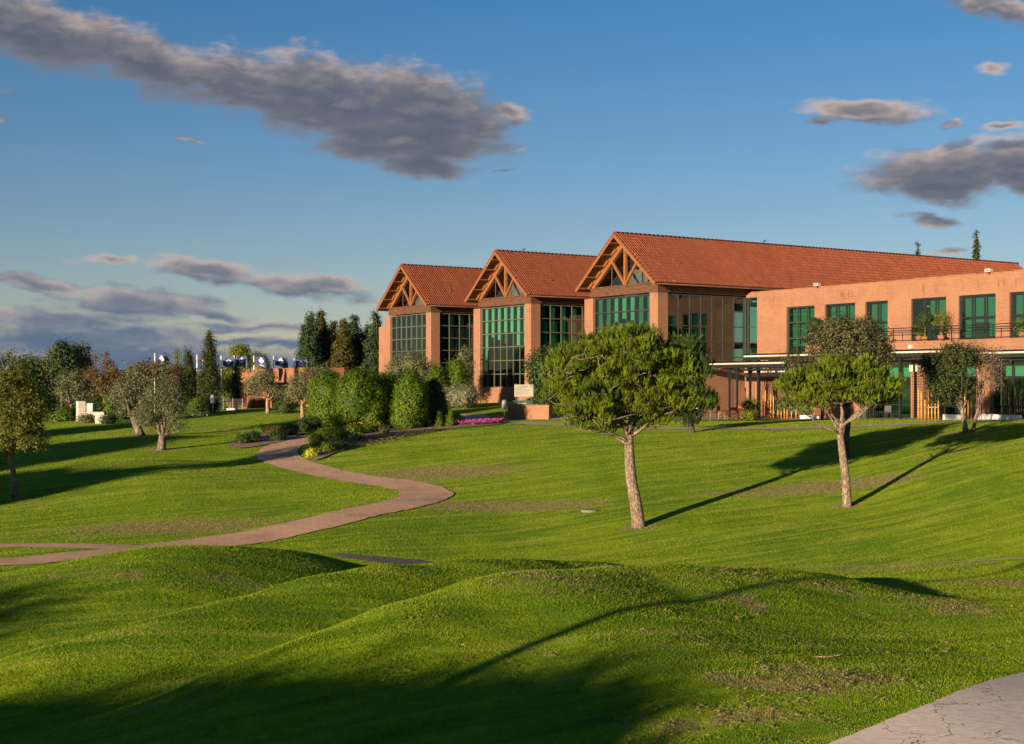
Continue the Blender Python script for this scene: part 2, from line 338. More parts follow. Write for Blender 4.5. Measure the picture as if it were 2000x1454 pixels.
class MB:
    """collects boxes, bars and tubes for ONE mesh"""
    def __init__(s): s.v = []; s.f = []; s.sm = []
    def add(s, vs, fs, sm=False):
        o = len(s.v); s.v += [tuple(v) for v in vs]; s.f += [tuple(i + o for i in f) for f in fs]; s.sm += [sm] * len(fs); return s
    def box(s, x0, y0, z0, x1, y1, z1):
        return s.add([(x0, y0, z0), (x1, y0, z0), (x1, y1, z0), (x0, y1, z0), (x0, y0, z1), (x1, y0, z1), (x1, y1, z1), (x0, y1, z1)],
                     [(3, 2, 1, 0), (4, 5, 6, 7), (0, 1, 5, 4), (1, 2, 6, 5), (2, 3, 7, 6), (3, 0, 4, 7)])
    def bar(s, a, b, w, h, up=(0, 0, 1)):
        a, b = Vector(a), Vector(b); d = (b - a).normalized(); u = Vector(up)
        sd_ = d.cross(u)
        if sd_.length < 1e-4: sd_ = d.cross(Vector((1, 0, 0)))
        sd_.normalize(); u = sd_.cross(d).normalized(); X = sd_ * (w / 2); Z = u * (h / 2)
        return s.add([a - X - Z, a + X - Z, a + X + Z, a - X + Z, b - X - Z, b + X - Z, b + X + Z, b - X + Z],
                     [(0, 1, 2, 3), (7, 6, 5, 4), (0, 4, 5, 1), (1, 5, 6, 2), (2, 6, 7, 3), (3, 7, 4, 0)])
    def tube(s, pts, rad, n=6, cap=True):
        pts = [Vector(p) for p in pts]; o = len(s.v); k = len(pts)
        rad = rad if isinstance(rad, (list, tuple)) else [rad] * k
        prev = None
        for i, p in enumerate(pts):
            d = (pts[min(i + 1, k - 1)] - pts[max(i - 1, 0)])
            d = d.normalized() if d.length > 1e-6 else Vector((0, 0, 1))
            x = (prev - d * prev.dot(d)) if prev is not None else (d.cross(Vector((0, 1, 0))) if abs(d.y) < .9 else d.cross(Vector((1, 0, 0))))
            if x.length < 1e-5: x = d.orthogonal()
            x.normalize(); y = d.cross(x); prev = x
            for j in range(n):
                a = 2 * math.pi * j / n; s.v.append(tuple(p + (x * math.cos(a) + y * math.sin(a)) * rad[i]))
        for i in range(k - 1):
            for j in range(n):
                s.f.append((o + i * n + j, o + i * n + (j + 1) % n, o + (i + 1) * n + (j + 1) % n, o + (i + 1) * n + j)); s.sm.append(True)
        if cap:
            s.f.append(tuple(o + (k - 1) * n + j for j in range(n))); s.sm.append(False)
            s.f.append(tuple(o + n - 1 - j for j in range(n))); s.sm.append(False)
        return s
    def mesh(s, name):
        me = bpy.data.meshes.new(name); me.from_pydata(s.v, [], s.f); me.polygons.foreach_set('use_smooth', s.sm); me.update(); return me
    def build(s, name, m, parent=None, loc=None): return new_obj(name, s.mesh(name), m, parent, loc)
# ---------------------------------------------------------------- the lie of the land
# (photo x, photo y, depth in metres) along sight lines measured on the photograph
CP = [(0,1400,22.5),(0,1454,19.5),(300,1454,19),(600,1454,19),(1000,1454,19),(1300,1454,19),(1640,1454,19),(2000,1454,18.6),
 (0,1305,23.4),(100,1260,24.3),(300,1210,25.8),(450,1170,27.3),(600,1120,29.3),(750,1097,31),(900,1088,33),(1000,1087,34.5),(1100,1092,36.5),(1180,1100,38.5),
 (300,1380,20.5),(450,1295,21.3),(600,1240,22.3),(750,1175,24),(900,1130,25.5),(1000,1113,26.5),(1180,1100,28),(1300,1098,29.5),(1450,1106,31.5),(1560,1119,33.5),(1700,1128,36),
 (0,1125,33),(100,1108,34),(200,1084,35),(300,1067,35.7),(450,1067,36.8),(600,1078,38.3),(0,1200,29.5),(300,1130,32.3),
 (1000,1300,21.7),(1000,1200,24),(600,1340,20.7),(1300,1300,21.7),(1300,1200,25),(1300,1150,27.2),
 (0,1100,45),(140,1088,46),(250,1080,47),(480,1055,50),(600,1030,52),(700,1005,54.5),(800,985,57),(860,968,60),(800,950,63),(700,938,65.5),(600,918,69),(540,895,73),(535,880,76),(560,865,79.5),(610,852,83),
 (700,1083,47.5),(830,1083,48),(1000,1080,48.5),(1300,1103,45.5),(1600,1112,43.5),(1800,1104,43),(2000,1095,42.5),
 (1248,1030,52),(1655,990,55),(1000,1050,51.5),(1000,1000,56),(1000,950,62),(1000,900,69.5),(1000,860,78),(1000,828,88),
 (1300,1000,54.5),(1300,950,60),(1300,900,67),(1300,860,76),(1300,838,84),(1300,822,92),
 (1655,950,59),(1655,900,65),(1655,860,72),(1655,834,80),(1655,822,88),
 (2000,1050,45.5),(2000,1000,50),(2000,950,54),(2000,900,59),(2000,860,65),(2000,824,74),(2000,817,82),
 (2000,1320,23),(2000,1200,29.5),(1700,1200,28.6),(2000,1130,38),(1500,1300,22.2),(1500,1200,26.8),(1800,1160,33.5),(1800,1300,23.3),
 (30,970,62),(0,1040,53),(300,1030,53),(300,960,61),(300,900,71),(315,880,76),(100,900,73),(100,850,90),(90,826,105),(280,850,86),(250,824,100),(430,804,108),(430,850,88),(430,900,73),(590,796,112),(500,830,95),(590,815,100),(550,980,59),
 (750,840,88),(900,825,95),(700,800,108),(900,790,112),(1030,787,113),(1030,815,98),(1480,821,96.5)]
PTS = [((px - HX) / F * Y, Y, (HY - py) / F * Y) for px, py, Y in CP]
PTS += [((px - HX) / F * Y, Y, z) for px, Y, z in [(300,22.6,-5.15),(450,23.9,-5.05),(600,25.3,-4.95),(750,27,-4.85),(900,28.8,-4.8),(1000,30,-4.9),(1180,32,-5.0),(1300,34,-5.1),(1450,35.5,-5.25),(1560,37.5,-5.35),(0,26.3,-5.55),(100,27.3,-5.35),(300,28.8,-5.05),(450,30.2,-5.0),(600,32.3,-4.95),(750,34.5,-5.1),(900,37,-5.45),(1000,39,-5.65),(1180,40.5,-5.6),(0,38.5,-5.5),(150,39,-5.5),(300,40.3,-5.5),(450,41.5,-5.6),(600,43,-5.7),(740,41.5,-5.4)]]
PTS += [(0,0,-4.0),(0,6,-4.3),(0,12,-4.7),(-12,10,-5.0),(12,10,-4.6),(-12,0,-4.5),(12,0,-4.0),(0,-15,-4.0),(-30,-15,-4.6),(30,-15,-4),(-40,-50,-5),(40,-50,-5),(0,-60,-5),
 (-16,19,-5.2),(-22,30,-5.4),(16,19,-4.7),(22,26,-4.8),(26,40,-5),(34,55,-3.4),(38,70,-1.9),(-30,45,-5.8),(-36,60,-5.2),(-42,80,-4.3),(-48,105,-3.2),
 (-4.5,44,-5.8),
 (60,90,-1.6),(45,110,-2.0),(20,115,-2.0),(70,130,-1.6),(10,128,-1.8),(-5,125,-1.7),(-12,135,-1.9),(-25,130,-2.3),(-30,145,-2.6),(-50,140,-3.0),(-75,130,-4),(-90,80,-5.5),(-80,40,-6.5),(-70,0,-6),
 (80,40,-4),(80,0,-4),(110,90,-2),(110,150,-3),(40,170,-3.5),(0,170,-3.5),(-40,175,-4),(-90,175,-5),(140,60,-4),(-120,60,-7)]
CP3 = np.array(PTS, float)
def tps_fit(p, z, lam=.002):
    n = len(p); sc = 20.0; q = p / sc
    r2 = ((q[:, None] - q[None]) ** 2).sum(-1); K = .5 * r2 * np.log(r2 + 1e-12); K += lam * np.eye(n)
    Pm = np.c_[np.ones(n), q]; A = np.block([[K, Pm], [Pm.T, np.zeros((3, 3))]])
    s_ = np.linalg.solve(A, np.r_[z, 0, 0, 0]); return q, s_[:n], s_[n:], sc
TP = tps_fit(CP3[:, :2], CP3[:, 2])
def ground_z(x, y):
    """height of the ground above datum"""
    x = np.atleast_1d(np.asarray(x, float)); y = np.atleast_1d(np.asarray(y, float)); out = np.empty(x.shape)
    q, wt, c, sc = TP; xf, yf = x.ravel() / sc, y.ravel() / sc; res = np.empty(len(xf))
    for i in range(0, len(xf), 20000):
        a, b = xf[i:i + 20000], yf[i:i + 20000]
        r2 = (a[:, None] - q[None, :, 0]) ** 2 + (b[:, None] - q[None, :, 1]) ** 2
        res[i:i + 20000] = (.5 * r2 * np.log(r2 + 1e-12)) @ wt + c[0] + c[1] * a + c[2] * b
    X, Yv = x.ravel(), y.ravel()
    d = np.hypot(X - 0, Yv - 70); k = np.clip((d - 110) / 60, 0, 1); k = k * k * (3 - 2 * k)
    res = np.clip(res, -9, 0) * (1 - k) + (-4.5) * k
    return (res + EYE).reshape(x.shape)
def gz(x, y): return float(ground_z(x, y)[0])
_HIT = {}
def hit(px, py):
    """point of the ground on the sight line of a photo pixel"""
    Ys = np.concatenate([np.arange(17, 60, .1), np.arange(60, 200, .25)]); xs = (px - HX) / F * Ys
    g_ = ground_z(xs, Ys) - EYE; ray = (HY - py) / F * Ys; k = np.nonzero(g_ >= ray)[0]
    i = int(k[0]) if len(k) else len(Ys) - 1
    return Vector((xs[i], Ys[i], g_[i] + EYE))
def at(px, py, Y): return Vector(((px - HX) / F * Y, Y, (HY - py) / F * Y + EYE))
def on(px, Y):
    x = (px - HX) / F * Y; return Vector((x, Y, gz(x, Y)))
# curves of the paths (plan)
def catmull(pts, n=10):
    P_ = [Vector(p) for p in pts]; out = []
    for i in range(len(P_) - 1):
        a, b, c, d = P_[max(i - 1, 0)], P_[i], P_[i + 1], P_[min(i + 2, len(P_) - 1)]
        for k in range(n):
            t = k / n; out.append(.5 * ((2 * b) + (c - a) * t + (2 * a - 5 * b + 4 * c - d) * t * t + (3 * b - a - 3 * c + d) * t ** 3))
    return out + [P_[-1]]
def ribbon(name, pts, width, m, lift=.02, step=10, kind='structure', edge=0, across=6):
    c = [Vector((p[0], p[1], p[2] if len(p) > 2 else width)) for p in pts]; c = catmull(c, step); co = []; n = len(c)
    for i, p in enumerate(c):
        d = (c[min(i + 1, n - 1)] - c[max(i - 1, 0)]); d.z = 0; d.normalize(); q = Vector((-d.y, d.x, 0)); wd = p.z
        for j in range(across + 1):
            f_ = (j / across - .5) * wd
            if j in (0, across): f_ += random.uniform(-edge, edge)
            co.append((p.x + q.x * f_, p.y + q.y * f_))
    co = np.array(co); z = ground_z(co[:, 0], co[:, 1]) + lift
    k = across + 1; fs = np.array([(i * k + j, i * k + j + 1, (i + 1) * k + j + 1, (i + 1) * k + j) for i in range(n - 1) for j in range(across)])
    o = new_obj(name, np_mesh(name, np.c_[co, z], fs[:, ::-1], smooth=True), m)
    if kind: o['kind'] = kind
    PATHS.append((np.array([(p.x, p.y) for p in c]), np.array([p.z / 2 for p in c]))); return o
PATHS = []
def gp(px, py): v = hit(px, py); return (v.x, v.y)
def yp(px, Y, wd): return ((px - HX) / F * Y, Y, wd)
main = [(-24, 43.4, 1.6), yp(0, 45, 1.6), yp(130, 46, 1.7), yp(260, 47.2, 1.9)] + [(*gp(px, py), wd) for px, py, wd in [(400,1066,2.1),(490,1052,2.2),(600,1028,2.1),(700,1003,2.0),(790,984,2.1),(835,968,2.2),(790,949,2.1),(700,937,1.95),(610,918,2.05),(550,898,2.15),(545,880,2.15),(580,863,2.1),(640,850,2.0)]] + [(-9.2, 92, 2.0), (-7, 98, 2.0), (-3, 101, 2.0)]
main[4] = yp(400, 49.2, 2.05)
ribbon('brick_path', main, 2.6, M['path'], .035, 10, edge=.05)
ribbon('side_path', [(-27, 49.5, .9), yp(0, 49.0, .9), yp(120, 48.6, 1.0), yp(240, 48.0, 1.1), yp(300, 47.9, 1.1)], 1.8, M['path'], .028, edge=.04)
ribbon('valley_path', [yp(655, 47.4, .3), yp(700, 46.9, .8), yp(790, 46.2, 1.2), yp(870, 45.4, 1.1), yp(950, 44.6, .8)], 1, M['shaded_asphalt'], .03, edge=.03)
ribbon('worn_track', [yp(1500, 44.2, .05), yp(1600, 43.7, .14), yp(1800, 43.1, .14), yp(2000, 42.7, .12), yp(2150, 42.5, .1)], .12, M['gravel'], .03, edge=.02)
ribbon('terrace_path', [(-3, 101, 1.8), (*gp(985, 826), 1.8), (*gp(1100, 831), 1.8), (*gp(1350, 838), 1.8), (*gp(1550, 837), 1.8), (*gp(1700, 832), 1.8), (*gp(1850, 826), 1.8), (*gp(2000, 821), 1.8), (34, 70, 1.8)], 1.8, M['gravel'], .03, edge=.05)
ribbon('concrete_road', [(-6, 13.5), (1, 14.9), (4.4, 16.0), (7.4, 18.3), (10.1, 21.2), (14.0, 25.0), (19.5, 28.3), (28, 31)], 5.0, M['concrete'], .03, 24, edge=.015, across=10)
def on_path(x, y, extra=0.0):
    msk = np.zeros(len(x), bool)
    for c, hw in PATHS:
        for i in range(len(c)): msk |= (x - c[i, 0]) ** 2 + (y - c[i, 1]) ** 2 < (hw[i] + extra) ** 2
    return msk
# dry patches of the lawn: photo centre, half sizes in metres, amount
DRYP = [(860,925,5.5,3,.9),(950,990,6.5,1.6,1.0),(720,860,3,2.0,.6),(1640,950,4.5,1.6,1.0),(1480,965,5,1.2,.7),(330,1030,6,2.4,.85),(560,1035,3,1.0,.5),(480,838,6,1.6,.7),(250,905,5,1.5,.5),(1900,880,5,1.2,.6),
        (1250,1125,4.5,1.4,.45),(1100,1130,3,1.6,.55),(500,1195,2.4,1.2,.30),(1450,1180,1.6,1.0,.55),(1640,1150,2,.8,.55),(1860,1185,1.6,2.0,.65),(1520,1340,2.0,.5,.8),(1620,1320,1.6,.5,.8),(1900,1290,1.5,.8,.5),(1480,1400,1.5,.4,.7),(1280,1420,1.2,.5,.6),
        (200,1120,3,1.0,.5),(420,1130,3,1.2,.4),(1980,1140,3,1.5,.8),(1040,870,3,1,.4),(1250,1032,1.0,.5,1.2),(1655,990,.8,.5,1.1),(315,880,1.4,1.0,1.1),(275,851,1.6,1.2,1.1),(1880,846,2.5,1.0,.8),(595,818,1.6,.8,1),(350,1370,1.8,1.2,.35),(1700,1115,5,.7,.7)]
_dp = [(hit(a, b), rx, ry, w_) for a, b, rx, ry, w_ in DRYP]
def dry_at(x, y):
    d = np.zeros(len(x))
    for p, rx, ry, w_ in _dp: d = np.maximum(d, w_ * np.exp(-(((x - p.x) / rx) ** 2 + ((y - p.y) / ry) ** 2) * 1.2))
    return d
def axis(segs):
    out = []
    for a, b, s_ in segs: out += list(np.arange(a, b, s_))
    return np.array(out + [segs[-1][1]])
ax_ = axis([(-4000, -600, 400), (-600, -140, 40), (-140, -45, 3), (-45, 45, .32), (45, 140, 3), (140, 600, 40), (600, 4000, 400)])
ay_ = axis([(-600, -60, 60), (-60, 10, 3), (10, 62, .26), (62, 130, .6), (130, 200, 5), (200, 800, 50), (800, 6000, 500)])
gx, gy = np.meshgrid(ax_, ay_); zz = ground_z(gx.ravel(), gy.ravel())
nx, ny = len(ax_), len(ay_); idx = np.arange(nx * ny).reshape(ny, nx)
fs = np.stack([idx[:-1, :-1], idx[:-1, 1:], idx[1:, 1:], idx[1:, :-1]], -1).reshape(-1, 4)
lawn = new_obj('ground', np_mesh('ground', np.c_[gx.ravel(), gy.ravel(), zz], fs, smooth=True, attrs={'dry': dry_at(gx.ravel(), gy.ravel())}), M['ground']); lawn['kind'] = 'structure'
SHADOWERS = [('bushy_tree', 'dense low tree behind the camera, beyond the left end of its row', -36.0, -0.6, 4.7, 2.8), ('bushy_tree', 'dense low tree behind the camera, farthest left of its row', -33.5, -3.4, 4.8, 3.1), ('bushy_tree', 'dense low tree behind the camera, second of its row', -29.5, -6.4, 5.0, 3.1),
    ('bushy_tree', 'dense low tree behind the camera, third of its row', -25.4, -8.2, 5.6, 3.2), ('bushy_tree', 'dense low tree behind the camera, nearest to the lamp post', -22.4, -8.6, 5.6, 2.6), ('bushy_tree', 'dense low tree left of the camera, alone', -33.6, 2.6, 5.6, 2.0),
    ('roadside_tree', 'tree out of view at left, nearest to the mounds', -42, 43, 6.5, 2.4), ('roadside_tree', 'tree out of view at left, in the middle', -41, 55, 7.0, 2.8), ('roadside_tree', 'tree out of view at left, farthest up the slope', -46, 72, 7.0, 3.0), ('roadside_tree', 'tree out of view at left, between the middle and the farthest', -38.5, 62, 6.5, 2.6), ('roadside_tree', 'tree out of view at left, lowest on the slope', -35, 47, 5.6, 2.2)]
# ---------------------------------------------------------------- grass blades of the near lawn
def blades():
    cells = []
    for y0 in np.arange(16.5, 108, 1.0):
        half = y0 * .40 + 2.5; dens_ = min(1700, 1700 * (20 / max(y0, 20)) ** 1.9) * BL
        n = int(dens_ * 2 * half); cells.append(np.c_[RNG.uniform(-half, half, n), RNG.uniform(y0, y0 + 1, n)])
    p = np.concatenate(cells); p = p[p[:, 1] < 92 + 10 * (p[:, 0] < -8)]; p = p[~on_path(p[:, 0], p[:, 1], -.09)]; n = len(p)
    z = ground_z(p[:, 0], p[:, 1]); sc = (p[:, 1] / 24) ** .42
    cl = np.sin(p[:, 0] * 2.3 + 3 * np.sin(p[:, 1] * 1.1)) * np.sin(p[:, 1] * 2.9 + 2 * np.sin(p[:, 0] * 1.7))
    h = RNG.uniform(.012, .030, n) * sc * (1 + .35 * cl); a = RNG.uniform(0, 2 * np.pi, n); w_ = RNG.uniform(.006, .011, n) * sc
    ln = RNG.uniform(.1, .9, n) * h; b = RNG.uniform(0, 2 * np.pi, n)
    c0 = np.c_[p[:, 0] - np.cos(a) * w_, p[:, 1] - np.sin(a) * w_, z - .004]; c1 = np.c_[p[:, 0] + np.cos(a) * w_, p[:, 1] + np.sin(a) * w_, z - .004]
    c2 = np.c_[p[:, 0] + np.cos(b) * ln, p[:, 1] + np.sin(b) * ln, z + h]
    co = np.stack([c0, c1, c2], 1).reshape(-1, 3)
    ti = np.clip(RNG.beta(1.4, 3, n) + .1 * cl, 0, 1); dr = np.repeat(dry_at(p[:, 0], p[:, 1]), 3)
    o = new_obj('grass', np_mesh('grass', co, np.arange(3 * n).reshape(-1, 3), ti, attrs={'dry': dr}), M['blade']); o['kind'] = 'stuff'
    o['label'] = 'short green lawn grass with dry yellow blades in the foreground'
BL = 1.0
blades()
def thatch():
    """little heaps of dry clippings left on the near slope"""
    cs = []
    for px, py, n in [(1520,1330,30),(1600,1318,34),(1480,1398,26),(1850,1270,10),(1270,1245,8),(1420,1270,10),(1290,1400,14),(1390,1440,24),(1560,1385,22),(1860,1180,16),(1900,1195,12),(1400,1118,26),(1450,1122,24),(1650,1270,8),(870,1230,8),(740,1320,8),(1080,1300,6),(1760,1210,8),(1700,1350,12),(1200,1420,10),(860,1290,5)]:
        p = hit(px, py)
        for k in range(n): cs.append((p.x + RNG.normal(0, .55), p.y + RNG.normal(0, .35), RNG.uniform(.03, .10)))
    for k in range(120): cs.append((RNG.uniform(-5, 12), RNG.uniform(18, 36), RNG.uniform(.015, .06)))
    cs = np.array(cs); cs = cs[RNG.uniform(0, 1, len(cs)) < .6]; k = 20; n = len(cs) * k; c = np.repeat(cs, k, 0)
    x = c[:, 0] + RNG.normal(0, 1, n) * c[:, 2] * 1.5; y = c[:, 1] + RNG.normal(0, 1, n) * c[:, 2] * .9; z = ground_z(x, y) + RNG.uniform(.01, .055, n)
    a = RNG.uniform(0, 2 * np.pi, n); L = RNG.uniform(.012, .04, n); w_ = .004
    dx, dy = np.cos(a) * L, np.sin(a) * L
    co = np.stack([np.c_[x - dx, y - dy, z], np.c_[x + dy * .14, y - dx * .14, z + RNG.uniform(-.01, .02, n)], np.c_[x + dx, y + dy, z + RNG.uniform(-.015, .03, n)]], 1).reshape(-1, 3)
    o = new_obj('dry_grass', np_mesh('dry_grass', co, np.arange(3 * n).reshape(-1, 3), RNG.uniform(0, 1, n)), M['dry']); o['kind'] = 'stuff'
    o['label'] = 'small heaps of dry brown clippings on the near slope'
thatch()
# ---------------------------------------------------------------- plants
def unit(n):
    v = RNG.normal(0, 1, (n, 3)); return v / np.linalg.norm(v, axis=1, keepdims=True)
def leaves(pos, nrm, size, wr=.45, tint=None):
    n = len(pos); t = np.cross(nrm, unit(n)); t /= np.linalg.norm(t, axis=1, keepdims=True) + 1e-9; b = np.cross(nrm, t)
    L = (size * RNG.uniform(.6, 1.3, n))[:, None]; w_ = L * wr
    co = np.stack([pos - t * L * .5, pos + b * w_ * .5 + nrm * L * .08, pos + t * L * .5, pos - b * w_ * .5 + nrm * L * .08], 1).reshape(-1, 3)
    return co, np.arange(4 * n).reshape(-1, 4)
def lobes_clumps(lobes, n, shell=(.62, 1.02), low=-.85):
    L = np.array(lobes, float); a = (L[:, 3] * L[:, 5]) ** 1.0 + 1e-6; ch = RNG.choice(len(L), n, p=a / a.sum()); d = unit(n)
    bad = d[:, 2] < low; d[bad, 2] *= -1
    r = RNG.uniform(shell[0], shell[1], n) ** .7; c = L[ch, :3] + d * r[:, None] * L[ch, 3:6]
    return c, d
def crown_mesh(lobes, clumps, per, leaf, spread, shell=(.55, 1.0), wr=.45, up=.25, low=-.85, core=0.0, flat=1.0, coh=.5):
    c, d = lobes_clumps(lobes, clumps, shell, low)
    ct = np.clip(RNG.normal(.45, .25, clumps), 0, 1); cr = RNG.uniform(.6, 1.3, clumps) * spread
    ci = np.repeat(np.arange(clumps), per); n = len(ci); g_ = RNG.normal(0, .55, (n, 3)); g_[:, 2] *= flat
    pos = c[ci] + g_ * cr[ci][:, None]
    gn = g_ / (np.linalg.norm(g_, axis=1, keepdims=True) + 1e-6)
    nr = gn * (.7 if coh < 1 else .45) + d[ci] * coh + unit(n) * .7; nr[:, 2] += up; nr /= np.linalg.norm(nr, axis=1, keepdims=True)
    co, f = leaves(pos, nr, leaf, wr); ti = np.clip(ct[ci] + RNG.normal(0, .22, n), 0, 1)
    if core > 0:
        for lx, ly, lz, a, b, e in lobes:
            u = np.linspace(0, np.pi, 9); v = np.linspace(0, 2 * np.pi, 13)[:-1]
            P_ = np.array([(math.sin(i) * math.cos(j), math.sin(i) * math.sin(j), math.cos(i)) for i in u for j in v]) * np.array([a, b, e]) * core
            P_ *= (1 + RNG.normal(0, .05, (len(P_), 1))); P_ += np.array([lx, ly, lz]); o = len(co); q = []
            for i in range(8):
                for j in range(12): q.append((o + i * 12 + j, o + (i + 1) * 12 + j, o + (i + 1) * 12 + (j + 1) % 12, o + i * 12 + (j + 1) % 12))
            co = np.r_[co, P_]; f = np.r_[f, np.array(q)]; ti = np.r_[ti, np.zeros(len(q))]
    return np_mesh('crown', co, f, ti), c
def skeleton(base, fork, targets, r0, r1, wob=.06, n=7, stems=None, lean=.3):
    mb = MB(); H = fork - base
    def path(a, b, k, w_, sag=0.0):
        L = (b - a).length; o = []
        for i in range(k + 1):
            t = i / k; p = a.lerp(b, t)
            if 0 < i < k: p += Vector((random.uniform(-1, 1), random.uniform(-1, 1), random.uniform(-.6, .6))) * w_ * L
            p.z += sag * L * (t * t - t); o.append(p)
        return o
    tr = path(base, fork, 5, wob * .35); rr = [r0 * (1.35 if i == 0 else 1) + (r1 - r0) * i / 5 for i in range(6)]
    tr[0].z -= .12; mb.tube(tr, rr, n)
    for s_ in (stems or []): mb.tube(path(s_[0], s_[1], 5, wob * .5), [s_[2] * (1 - .4 * i / 5) for i in range(6)], n)
    return mb, path
def tree(name, label, basepx, Y, crownpx, fork, m, bark, tr=.12, clumps=220, per=26, leaf=.12, spread=.32, group=None, cat='tree', shell=(.5, 1.0), limbs=10, twigs=40, wr=.45, low=-.8,
         core=0, flat=1.0, up=.25, depth=1.0, stems=(), kind=None, crown='crown', wob=.06, tint=None):
    """crown and fork are given as photo pixels at the depth of the trunk's foot"""
    b = hit(*basepx) if Y is None else on(basepx[0], Y)
    Yb = b.y; o = thing(name, label, cat, b, 0, group); k = Yb / F
    def loc(px, py, dy=0): v = at(px, py, Yb); return Vector((v.x - b.x, dy, v.z - b.z))
    lob = []
    for l in crownpx:
        px, py, rx, ry = l[:4]; dy = l[4] if len(l) > 4 else 0; v = loc(px, py); lob.append((v.x, dy, v.z, rx * k, max(rx, ry * .8) * k * depth, ry * k))
    me, cc = crown_mesh(lob, clumps, per, leaf, spread, shell, wr, up, low, core, flat)
    new_obj(crown, me, m, o)
    if fork is not None:
        f = loc(*fork[:2]); s_ = [(Vector((sx, sy, 0)) , loc(*fp), r_) for (sx, sy, fp, r_) in stems]
        mb, path = skeleton(Vector((0, 0, 0)), f, None, tr, tr * .72, wob, stems=s_)
        order = RNG.permutation(len(cc)); lim = []
        for i in order[:limbs]:
            t = Vector(cc[i]); p = path(f - Vector((0, 0, random.uniform(0, .12) * (f.z))), f.lerp(t, .85), 4, .07, .10); lim.append(p)
            r_ = tr * random.uniform(.32, .5); mb.tube(p, [r_ * (1 - .7 * q / 4) for q in range(5)], 5)
        for i in order[limbs:limbs + twigs]:
            t = Vector(cc[i]); cand = min((q for p in lim for q in p[1:]), key=lambda q: (q - t).length) if lim else f
            mb.tube(path(cand, t, 3, .07), [tr * .14, tr * .10, tr * .07, tr * .03], 4)
        mb.build('trunk', bark, o)
    return o
def needle_tufts(pos, axis_, L, n, spread=.45, w_=.012):
    k = len(pos); P_ = np.repeat(pos, n, 0); A = np.repeat(axis_, n, 0); Lr = np.repeat(L, n) * RNG.uniform(.7, 1.1, k * n)
    s0 = RNG.uniform(0, .75, k * n)[:, None]; root = P_ + A * (np.repeat(L, n)[:, None] * s0 * .9)
    d = A * 1.0 + unit(k * n) * spread; d /= np.linalg.norm(d, axis=1, keepdims=True)
    tip = root + d * (Lr * .55)[:, None]; s_ = np.cross(d, unit(k * n)); s_ /= np.linalg.norm(s_, axis=1, keepdims=True) + 1e-9
    co = np.stack([root - s_ * w_, root + s_ * w_, tip], 1).reshape(-1, 3)
    return co, np.arange(3 * k * n).reshape(-1, 3)
